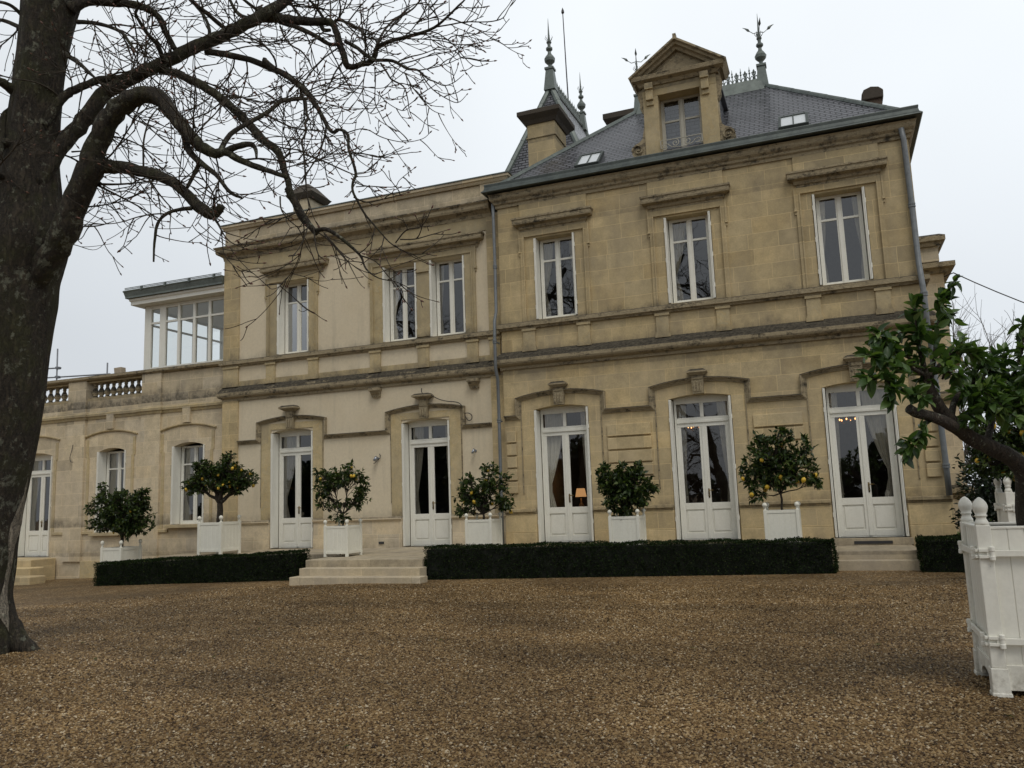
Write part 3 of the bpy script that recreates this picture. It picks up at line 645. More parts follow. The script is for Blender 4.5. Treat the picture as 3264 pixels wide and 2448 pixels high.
    def doorhood(xs, c, hw, xe, zs, ze, za, Y, mat):
        arc = [(c-hw+2*hw*i/14, ze+(za-ze)*(1-(2*i/14-1)**2)) for i in range(15)]
        m = MB(); m.sweep(HD, [(xs, zs), (c-hw, zs)]+arc+[(c+hw, zs), (xe, zs)], xz(Y))
        m.box(c-hw+.06, c-hw+.085, Y-.022, Y, zs-1.9, ze-.05); m.box(c+hw-.085, c+hw-.06, Y-.022, Y, zs-1.9, ze-.05)
        m.build('door_hood', mat, house)
    def keystone(c, z0, z1, zc, Y, w=.14, cw=.21):
        m = MB(); m.prism([(c-w*.85, z0), (c+w*.85, z0), (c+w, z1), (c-w, z1)], lambda p, q, t: (p, t, q), Y-.13, Y)
        for k in (-1, 0, 1): m.box(c+k*.07-.022, c+k*.07+.022, Y-.15, Y-.13, z0+.05, z0+.27)
        m.box(c-w*.8, c+w*.8, Y-.15, Y-.13, z0+.33, z1-.02)
        h = zc-z1
        m.sweep([(0, z1), (.02, z1), (cw-w, z1+.35*h), (cw-w+.02, z1+.4*h), (cw-w+.02, z1+.65*h), (cw-w, z1+.7*h), (cw-w-.05, zc-.01), (0, zc)], [(c-w, Y+.02), (c-w, Y-.14), (c+w, Y-.14), (c+w, Y+.02)], XY)
        m.build('keystone', 'crust', house)
    cs = [-6.07, -2.70, .67]
    for i, c in enumerate(cs):
        doorhood(-7.53 if i == 0 else (cs[i-1]+c)/2, c, 1.10, 2.15 if i == 2 else (cs[i+1]+c)/2, 2.06, 2.50, 2.63, 19, 'crust'); keystone(c, 2.30, 2.72, 2.87, 19)
    cw_ = [-14.18, -9.93]
    for i, c in enumerate(cw_):
        doorhood((-16.03, -12.05)[i], c, 1.12, (-12.05, -8.02)[i], 1.96, 2.46, 2.58, 19.3, 'crust'); keystone(c, 2.25, 2.76, 2.92, 19.3, .13, .25)
        m = MB(); a, b = WD[i]; wall(m, c-1.04, c+1.04, -.28, 2.44, 19.278, .022, [(a, b, -1.1, 2.262)]); m.build('door_surround', 'ashlar', house)
    # rusticated panels
    rows = [(1.435, 1.73), (1.12, 1.41), (.81, 1.095), (.50, .785), (.18, .475)]
    for a, b in ((-7.52, -7.22), (-4.93, -3.84), (-1.56, -.47), (1.82, 2.14)):
        m = MB()
        for z0, z1 in rows: m.box(a+.02, b-.02, 18.945, 19, z0+.008, z1-.008)
        m.build('rusticated_panel', 'stone', house, bevel=.012)
    # plinths
    def plinth(segs, Y, zb, zc, mat, zm):
        for a, b in segs:
            m = MB(); m.box(a, b, Y-.06, Y, zb, zm); m.box(a, b, Y-.045, Y, zm, zc-.12); m.box(a-.0, b+.0, Y-.06, Y, zc-.12, zc-.08); m.box(a, b, Y-.10, Y, zc-.08, zc)
            m.build('plinth', mat, house, bevel=.012)
    plinth([(-7.60, PD[0][0]-.02), (PD[0][1]+.02, PD[1][0]-.02), (PD[1][1]+.02, PD[2][0]-.02), (PD[2][1]+.02, 2.26)], 19, -1.5, -.2, 'stone', -.78)
    plinth([(-16.66, WD[0][0]-.02), (WD[0][1]+.02, WD[1][0]-.02), (WD[1][1]+.02, -7.62)], 19.3, -1.5, -.29, 'stone2', -.85)
    m = MB()
    for a, b in PD: m.box(a-.06, b+.06, 18.92, 19.3, -1.175, -1.03)
    for a, b in WD: m.box(a-.05, b+.05, 19.2, 19.6, -1.15, -1.09)
    m.box(LD[0]-.1, LD[1]+.1, 19.35, 19.8, -1.4, -1.25)
    m.build('threshold', 'step', house, bevel=.008)
    MB().box(.32, 1.06, 18.905, 18.925, -1.15, -1.09).build('vent_slot', 'iron', house)
    MB().box(-11.35, -11.2, 19.215, 19.245, -1.0, -.94).build('vent_slot', 'iron', house)
    for c in (-11.4, -8.47):
        m = MB(); m.box(c-.16, c+.16, 19.1, 19.3, 3.10, 3.19); m.prism([(19.3, 2.94), (19.25, 2.94), (19.22, 3.0), (19.16, 3.05), (19.13, 3.10), (19.3, 3.10)], lambda p, q, t: (t, p, q), c-.13, c+.13)
        for k in (-.07, 0, .07): m.box(c+k-.018, c+k+.018, 19.22, 19.26, 2.92, 3.04)
        m.build('corbel', 'crust', house, bevel=.006)
    # low wing: arches, keys, string, coping, balustrades
    for a, b in [w[:2] for w in LW]+[LD]:
        c = (a+b)/2-.05; arc = [(c-1.1+2.2*i/14, 2.5+.17*(1-(2*i/14-1)**2)) for i in range(15)]
        m = MB(); m.sweep([(-.03, 0), (-.03, .06), (.0, .06), (.03, .03), (.03, 0)], arc, xz(19.5)); 
        for s in (-1, 1): m.box(c+s*.98-.05, c+s*.98+.05, 19.478, 19.5, 1.86, 2.42); m.box(c+s*.93-.05, c+s*.93+.05, 19.478, 19.5, -.5, 1.86)
        m.build('window_arch', 'ashlar', house); MB().prism([(c-.13, 2.72), (c+.13, 2.72), (c+.15, 3.2), (c-.15, 3.2)], lambda p, q, t: (p, t, q), 19.41, 19.5).build('keystone', 'stone2', house, bevel=.006)
    MB().sweep([(0, 3.08), (.03, 3.08), (.05, 3.15), (.085, 3.17), (.085, 3.24), (0, 3.29)], [(-31, 19.5), (-26.62, 19.5), (-26.62, 19.43), (-25.83, 19.43), (-25.83, 19.5), (-23.07, 19.5), (-23.07, 19.43), (-22.25, 19.43), (-22.25, 19.5), (-19.94, 19.5), (-19.94, 19.43), (-19.13, 19.43), (-19.13, 19.5), (-16.6, 19.5)], XY).build('string_course', 'ashlar', house)
    MB().sweep([(-.4, 4.35), (.02, 4.35), (.07, 4.38), (.09, 4.40), (.09, 4.47), (0, 4.5), (-.4, 4.5)], [(-31, 19.45), (-16.6, 19.45)], XY).build('coping', 'crust', house)
    for x0, x1 in ((-22.27, -19.92), (-25.85, -23.05)):
        m = MB(); m.box(x0, x1, 19.5, 19.85, 3.68, 3.76); m.box(x0, x1, 19.52, 19.84, 4.28, 4.352); b = m.build('balustrade', 'ashlar', house)
        n = 9; sp = (x1-x0)/n; me = None
        for k in range(n):
            x = x0+sp*(k+.5)
            if me is None:
                q = MB(); q.box(-.085, .085, -.085, .085, 3.76, 3.81); q.box(-.08, .08, -.08, .08, 4.23, 4.28)
                q.lathe([(.06, 3.81), (.075, 3.83), (.055, 3.86), (.095, 3.92), (.105, 3.97), (.09, 4.03), (.055, 4.10), (.045, 4.15), (.065, 4.17), (.05, 4.19), (.07, 4.23)], (0, 0, 0), 12)
                o = q.build('baluster', 'crust', b, smooth=True); me = o.data
            else: o = bpy.data.objects.new('baluster', me); COL.objects.link(o); o.parent = b
            o.location = (x, 19.68, 0)
    # rain pipes
    def pipe(pts, r):
        m = MB(); m.tube(pts, r, 10); d = m.build('drainpipe', 'pipe', house, smooth=True)
        for z in (6.0, 4.0, 2.0, .4): 
            q = MB(); i = min(range(len(pts)), key=lambda k: abs(pts[k][2]-z)); q.lathe([(r+.004, -.05), (r+.016, -.045), (r+.016, -.01), (r+.004, 0), (r+.016, .01), (r+.016, .045), (r+.004, .05)], (pts[i][0], pts[i][1], z), 10); q.box(pts[i][0]-.02, pts[i][0]+.02, pts[i][1], 19.05, z-.015, z+.015)
            q.build('pipe_collar', 'pipe', d)
    pipe([(-7.66, 18.96, 7.7), (-7.64, 18.93, 7.3), (-7.64, 18.93, 6.0), (-7.64, 18.9, 4.8), (-7.64, 18.78, 4.55), (-7.64, 18.74, 4.0), (-7.64, 18.74, 3.3), (-7.64, 18.86, 3.05), (-7.64, 18.86, 2.0), (-7.64, 18.84, .4), (-7.64, 18.84, -1.1)], .042)
    pipe([(2.04, 18.85, 7.75), (2.07, 18.90, 7.5), (2.09, 18.90, 6.0), (2.10, 18.88, 4.7), (2.10, 18.79, 4.5), (2.12, 18.74, 4.0), (2.12, 18.74, 3.3), (2.16, 18.86, 3.05), (2.17, 18.86, 2.0), (2.19, 18.84, .4), (2.19, 18.84, -.2)], .060)
trim()

# ---------------------------------------------------------------- roofs
def finial(par, x, y, z, s=1.0, arms=False, ped=True):
    m = MB()
    if ped: m.taper(x, y, z-.12, z+.55*s, .17*s, .17*s, .105*s, .105*s); m.box(x-.135*s, x+.135*s, y-.135*s, y+.135*s, z+.55*s, z+.61*s)
    m.lathe([(r*s, h*s) for r, h in ((.10, .61), (.05, .68), (.06, .72), (.15, .82), (.165, .90), (.12, .98), (.06, 1.06), (.045, 1.14), (.10, 1.20), (.10, 1.25), (.045, 1.30), (.05, 1.38), (.08, 1.43), (.045, 1.48), (.03, 1.62), (.022, 1.8), (.004, 2.2))], (x, y, z), 10)
    for k in range(6):
        a = k*PI/3; m.tube([(x, y, z+1.42*s), (x+.07*s*math.cos(a), y+.07*s*math.sin(a), z+1.5*s), (x+.12*s*math.cos(a), y+.12*s*math.sin(a), z+1.58*s), (x+.09*s*math.cos(a), y+.09*s*math.sin(a), z+1.63*s)], [.012, .01, .008, .004], 4)
    if arms:
        for sx, sy in ((1, .2), (-1, -.2), (.2, -1), (-.2, 1)):
            m.tube([(x, y, z+1.6), (x+.14*sx, y+.14*sy, z+1.57), (x+.25*sx, y+.25*sy, z+1.66)], [.012, .011, .009], 4)
            m.tube([(x+.22*sx, y+.22*sy, z+1.63), (x+.28*sx, y+.28*sy, z+1.69), (x+.34*sx, y+.34*sy, z+1.74), (x+.42*sx, y+.42*sy, z+1.78)], [.005, .045, .022, .003], 4)
    m.build('finial', 'lead', par)
def cresting(par, p0, p1, z, s=1.0):
    m = MB(); a, b = Vector((*p0, z)), Vector((*p1, z)); L = (b-a).length; n = max(1, round(L/(.235*s))); d = (b-a)/n; t = d.normalized()
    up = Vector((0, 0, 1))
    m.tube([a+up*.015, b+up*.015], .018, 4)
    for i in range(n):
        o = a+d*i; c = o+d*.5; w = d.length
        for sg in (-1, 1):
            m.tube([c+t*sg*w*.48, c+t*sg*w*.42+up*.10*s, c+t*sg*w*.25+up*.16*s, c+t*sg*w*.1+up*.12*s, c+t*sg*w*.12+up*.05*s, c+t*sg*w*.25+up*.05*s], .016*s, 4)
            m.tube([c+up*.12*s, c+t*sg*w*.16+up*.22*s, c+t*sg*w*.2+up*.27*s, c+t*sg*w*.1+up*.28*s, c+up*.22*s], [.014*s, .024*s, .026*s, .014*s, .01*s], 4)
        m.tube([c, c+up*.22*s, c+up*.30*s, c+up*.36*s], [.014*s, .014*s, .034*s, .004*s], 5)
        m.tube([o, o+up*.22*s, o+up*.25*s, o+up*.29*s, o+up*.33*s, o+up*.37*s, o+up*.46*s], [.018*s, .014*s, .034*s, .014*s, .026*s, .012*s, .003*s], 5)
    m.build('cresting', 'lead', par)
def hipcap(m, p, q, r=.075):
    p, q = Vector(p), Vector(q); n = 8
    for i in range(n):
        m.tube([p+(q-p)*(i/n), p+(q-p)*((i+1.03)/n)], [r, r*.93], 8)
def roofs():
    e = [(-7.6, 18.86), (2.22, 18.86), (2.22, 26.2), (-7.6, 26.2)]; z0 = 8.07; Lx, Rx, Ry, Rz = -4.36, -.87, 22.5, 11.19
    V = [(x, y, z0) for x, y in e]+[(Lx, Ry, Rz), (Rx, Ry, Rz)]
    roof = MB().add(V, [(0, 1, 5, 4), (1, 2, 5), (2, 3, 4, 5), (3, 0, 4), (3, 2, 1, 0)]).build('slate_roof', 'slate', house)
    for i, j in ((0, 4), (3, 4), (1, 5), (2, 5)): m = MB(); hipcap(m, V[i], V[j]); m.build('hip_cap', 'lead', roof)
    m = MB(); m.taper((Lx+Rx)/2, Ry, Rz-.22, Rz+.18, (Rx-Lx)/2+.05, .26, (Rx-Lx)/2-.05, .11); m.build('ridge_cap', 'lead', roof)
    cresting(roof, (Lx+.1, Ry), (Rx-.1, Ry), Rz+.18); finial(roof, Rx, Ry, Rz, .98, True); finial(roof, Lx, Ry, Rz-.05, .88, True)
    s = Vector((0, 3.64, 3.12)).normalized(); nn = Vector((0, -s.z, s.y))
    for x0, x1 in ((-5.40, -4.86), (-.43, .14)):
        b = Vector((0, 19.19, 8.355)); fn = lambda x, u, h: tuple(b+s*u+nn*h+Vector((x, 0, 0)))
        f = MB()
        def sb(m, xa, xb, ua, ub, ha, hb):
            m.add([fn(x, u, h) for x in (xa, xb) for u in (ua, ub) for h in (ha, hb)], [(0, 1, 3, 2), (4, 6, 7, 5), (0, 4, 5, 1), (2, 3, 7, 6), (0, 2, 6, 4), (1, 5, 7, 3)])
        sb(f, x0-.05, x0+.01, -.05, .78, -.02, .09); sb(f, x1-.01, x1+.05, -.05, .78, -.02, .09); sb(f, x0+.01, x1-.01, .73, .78, -.02, .09); sb(f, x0+.01, x1-.01, -.05, 0, -.02, .09); c = (x0+x1)/2; sb(f, c-.014, c+.014, 0, .73, -.02, .08)
        k = f.build('skylight', 'zinc', roof); g = MB(); sb(g, x0+.01, c-.014, 0, .73, .0, .06); sb(g, c+.014, x1-.01, 0, .73, .0, .06); g.build('pane', 'skylight', k)
    # tower roof behind
    e = [(-9.7, 22.3), (-5.3, 22.3), (-5.3, 29.0), (-9.7, 29.0)]; V = [(x, y, 8.0) for x, y in e]+[(-7.5, 24.0, 13.4), (-7.4, 27.3, 13.4)]
    tw = MB().add(V, [(0, 1, 4), (1, 2, 5, 4), (2, 3, 5), (3, 0, 4, 5), (3, 2, 1, 0)]).build('tower_roof', 'slate', house)
    for i, j in ((0, 4), (1, 4), (2, 5), (3, 5)): m = MB(); hipcap(m, V[i], V[j], .10); m.build('hip_cap', 'lead', tw)
    m = MB(); hipcap(m, V[4], V[5], .09); m.build('ridge_cap', 'lead', tw)
    cresting(tw, (-7.5, 24.25), (-7.4, 27.1), 13.46, .95); finial(tw, -7.5, 24.0, 13.35, 1.12); finial(tw, -7.4, 27.3, 13.35, 1.0)
    MB().box(-9.6, -5.4, 22.4, 28.9, 7.9, 8.02).build('tower_eave', 'zinc', house)
    m = MB(); m.tube([(-7.5, 26, 13.3), (-7.53, 26, 15), (-7.56, 26, 17.2)], [.03, .024, .018], 6); m.lathe([(.015, 0), (.055, .05), (.05, .12), (.004, .25)], (-7.56, 26, 17.15), 8); m.build('lightning_rod', 'iron', house)
    # chimneys
    m = MB(); m.box(-7.16, -6.35, 20.5, 21.55, 8.0, 10.48); m.box(-7.19, -6.32, 20.47, 21.58, 10.02, 10.07); c = m.build('chimney', 'stone', house, bevel=.012)
    MB().sweep([(0, 10.44), (.04, 10.44), (.10, 10.54), (.22, 10.66), (.22, 10.78), (.1, 10.84), (0, 10.9)], [(-7.16, 20.5), (-6.35, 20.5), (-6.35, 21.55), (-7.16, 21.55)], XY, closed=True).box(-7.16, -6.35, 20.5, 21.55, 10.5, 10.88).build('chimney_cap', 'dark_stone', c)
    m = MB(); m.box(-5.82, -5.1, 25, 25.9, 8, 12.2); c = m.build('chimney', 'stone', house); MB().sweep([(0, 12.1), (.05, 12.12), (.2, 12.3), (.2, 12.48), (0, 12.54)], [(-5.82, 25), (-5.1, 25), (-5.1, 25.9), (-5.82, 25.9)], XY, closed=True).box(-5.82, -5.1, 25, 25.9, 12.15, 12.53).build('chimney_cap', 'dark_stone', c)
    m = MB(); m.box(1.66, 2.1, 23, 23.6, 7.9, 10.42); c = m.build('chimney', 'old_brick', house, bevel=.02)
    m = MB(); m.prism([(1.61, 10.4), (2.15, 10.4), (2.16, 10.62), (2.05, 10.72), (1.86, 10.76), (1.68, 10.70), (1.62, 10.58)], lambda p, q, t: (p, t, q), 22.94, 23.66); m.build('chimney_cap', 'dark_stone', c, bevel=.03)
    m = MB(); m.box(-15.40, -14.80, 21, 21.8, 7.9, 9.86); c = m.build('chimney', 'stone2', house); m = MB(); m.taper(-15.10, 21.4, 9.82, 9.98, .40, .46, .52, .56); m.taper(-15.10, 21.4, 9.98, 10.36, .5, .54, .17, .26); m.build('chimney_cap', 'dark_stone', c)
roofs()

def dormer():
    Y = 18.97; m = MB()
    m.box(-3.57, -3.2, Y, 19.45, 8.05, 9.74); m.box(-2.19, -1.79, Y, 19.45, 8.05, 9.74); m.box(-3.57, -1.79, Y, 19.45, 9.74, 10.06); m.box(-3.2, -2.19, Y+.05, 19.45, 8.05, 8.3)
    for a, b in ((-3.49, -3.29), (-2.15, -1.95)):
        m.box(a, b, Y-.16, Y, 9.88, 10.04); m.box(a+.01, b-.01, Y-.11, Y, 9.62, 9.88); m.box(a+.01, b-.01, Y-.045, Y, 9.5, 9.62)
    d = m.build('dormer', 'ashlar', house, bevel=.01)
    m = MB(); m.sweep([(0, 10.0), (.04, 10.0), (.08, 10.08), (.19, 10.12), (.21, 10.22), (0, 10.24)], [(-3.6, 19.6), (-3.6, Y), (-1.76, Y), (-1.76, 19.6)], XY)
    m.box(-3.6, -1.76, Y, 19.5, 10.02, 10.23)
    m.sweep([(0, -.6), (0, .24), (.05, .25), (.07, .18), (.12, .17), (.14, .09), (.20, .07), (.20, -.6)], [(-3.86, 10.22), (-2.68, 11.04), (-1.5, 10.22)], xz(Y))
    m.prism([(-3.7, 10.2), (-1.66, 10.2), (-2.68, 10.9)], lambda p, q, t: (p, t, q), Y+.03, Y+.5); m.prism([(-3.3, 10.27), (-2.06, 10.27), (-2.68, 10.7)], lambda p, q, t: (p, t, q), Y+.005, Y+.03)
    m.box(-2.72, -2.64, Y-.2, Y-.05, 11.0, 11.14)
    m.build('pediment', 'crust', d)
    m = MB(); m.box(-3.52, -1.84, 19.45, 22.3, 8.1, 10.02); m.build('dormer_cheek', 'slate', d)
    m = MB(); m.prism([(-3.62, 10.02), (-1.74, 10.02), (-1.74, 10.1), (-2.68, 10.86), (-3.62, 10.1)], lambda p, q, t: (p, t, q), 19.55, 22.3); m.build('dormer_roof', 'slate', d)
    for s, e in ((-1, -3.57), (1, -1.79)):
        m = MB(); P = [(0, 9.15), (.03, 8.9), (.07, 8.7), (.16, 8.62), (.27, 8.58), (.34, 8.48), (.35, 8.36), (.30, 8.26), (.36, 8.2), (.36, 8.06), (0, 8.06)]
        P = [(e+s*p, q) for p, q in P]
        m.prism(P if s > 0 else P, lambda p, q, t: (p, t, q), Y+.02, Y+.3)
        sp = [(e+s*(.19+(.15-.018*i/2)*math.cos(i*.6)), Y-.0, 8.42+(.15-.018*i/2)*math.sin(i*.6)) for i in range(14)]
        m.tube(sp, .028, 6); m.ball((e+s*.19, Y, 8.42), .04, 8)
        m.prism([(e, 9.98), (e+s*.10, 9.95), (e+s*.13, 9.8), (e+s*.08, 9.62), (e+s*.09, 9.5), (e+s*.03, 9.38), (e, 9.35)], lambda p, q, t: (p, t, q), Y+.04, Y+.24)
        m.build('scroll', 'crust', d)
    m = MB(); m.box(-3.4, -1.96, 20.2, 20.25, 8.1, 9.9); m.box(-3.42, -3.4, 19.46, 20.25, 8.1, 9.9); m.box(-1.96, -1.94, 19.46, 20.25, 8.1, 9.9); m.box(-3.4, -1.96, 19.46, 20.2, 8.12, 8.2); m.box(-3.4, -1.96, 19.46, 20.2, 9.85, 9.9); m.build('interior', 'room', d)
    window(-3.2, -2.19, 8.3, 9.74, Y, shut=False, d=.33, zt=.58, par=d, mat='shaded_frame')
    m = MB(); y = Y-.05; c = -2.69
    m.tube([(-3.19, y, 8.52), (-2.2, y, 8.52)], .011, 5)
    for s in (-1, 1):
        m.tube([(c+s*(.15+(.10-.0052*i)*math.cos(PI/2+i*.55)), y, 8.42+(.10-.0052*i)*math.sin(PI/2+i*.55)) for i in range(17)], .011, 5)
        m.tube([(c, y, 8.30), (c+s*.12, y, 8.31), (c+s*.25, y, 8.34), (c+s*.33, y, 8.42), (c+s*.42, y, 8.44), (c+s*.46, y, 8.40), (c+s*.43, y, 8.36), (c+s*.39, y, 8.38)], .011, 5); m.tube([(c+s*.33, y, 8.34), (c+s*.5, y, 8.33)], .011, 5)
    m.tube([(-3.19, y, 8.34), (-3.19, y, 8.52)], .011, 5); m.tube([(-2.2, y, 8.34), (-2.2, y, 8.52)], .011, 5)
    m.build('railing', 'scroll', d)
dormer()

def conservatory():
    x0, x1, y0, y1, z0, z1 = -20.05, -16.63, 19.6, 23.2, 4.5, 6.52
    m = MB(); t = .07
    def post(a, b, w=.0): m.box(a, b, y0, y0+.1, z0, z1)
    for a, b in ((-20.05, -19.79), (-19.43, -19.2), (-18.71, -18.62), (-18.1, -18.01), (-17.5, -17.41), (-16.9, x1)): post(a, b)
    m.box(x0, x1, y0+.01, y0+.09, z0-.02, z0+.08); m.box(x0, x1, y0+.01, y0+.09, z1-.06, z1); m.box(-19.79, -16.9, y0+.015, y0+.085, 5.98, 6.04)
    for k in range(6):
        y = y0+.1+(y1-y0-.2)*k/5; w = .10 if k in (0, 3, 5) else .045; m.box(x0, x0+.08, y-w/2, y+w/2, z0, z1)
        x = x0+(x1-x0)*k/5; m.box(x-w/2, x+w/2, y1-.08, y1, z0, z1)
    for a, b in ((z0-.02, z0+.08), (5.98, 6.04), (z1-.06, z1)): m.box(x0+.01, x0+.07, y0+.1, y1, a, b); m.box(x0+.1, x1, y1-.07, y1-.01, a, b)
    m.box(x0, x1, y0, y1, z1+.002, z1+.05)
    m.sweep([(-.1, 6.572), (.30, 6.60), (.30, 6.70), (.34, 6.74), (.34, 6.80), (-.1, 6.80)], [(x0, y1), (x0, y0), (x1, y0)], XY)
    c = m.build('conservatory', 'white', house)
    g = MB()
    for a, b in ((-19.79, -19.43), (-19.2, -18.71), (-18.62, -18.1), (-18.01, -17.5), (-17.41, -16.9)):
        for p, q in ((z0+.08, 5.98), (6.04, z1-.06)): g.add([(a, y0+.05, p), (b, y0+.05, p), (b, y0+.05, q), (a, y0+.05, q)], [(0, 1, 2, 3)])
    g.add([(x0+.04, y0+.1, z0), (x0+.04, y1-.1, z0), (x0+.04, y1-.1, z1), (x0+.04, y0+.1, z1)], [(0, 1, 2, 3)]); g.add([(x0+.1, y1-.04, z0), (x1, y1-.04, z0), (x1, y1-.04, z1), (x0+.1, y1-.04, z1)], [(0, 1, 2, 3)])
    g.build('pane', 'clear', c)
    m = MB(); m.sweep([(-.2, 6.81), (.42, 6.81), (.42, 6.86), (.46, 7.0), (.48, 7.03), (.47, 7.06), (-.2, 7.10)], [(x0, y1), (x0, y0), (x1, y0)], XY)
    m.prism([(x0+.1, 7.05), (x1, 7.05), (x1, 7.24), (x0+2.2, 7.18)], lambda p, q, t: (p, t, q), y0+.1, y1)
    m.box(x0+.1, x1, y0+.1, y1, 6.8, 7.07)
    for k in range(4):
        x = x0+.3+k*.95; m.box(x-.03, x+.03, y0-.5, y0-.44, 7.0, 7.13)
    for z in (7.09, 7.13): m.tube([(x0-.4, y0-.46, z), (x1, y0-.46, z)], .014, 4)
    m.build('conservatory_roof', 'lead', c)
conservatory()
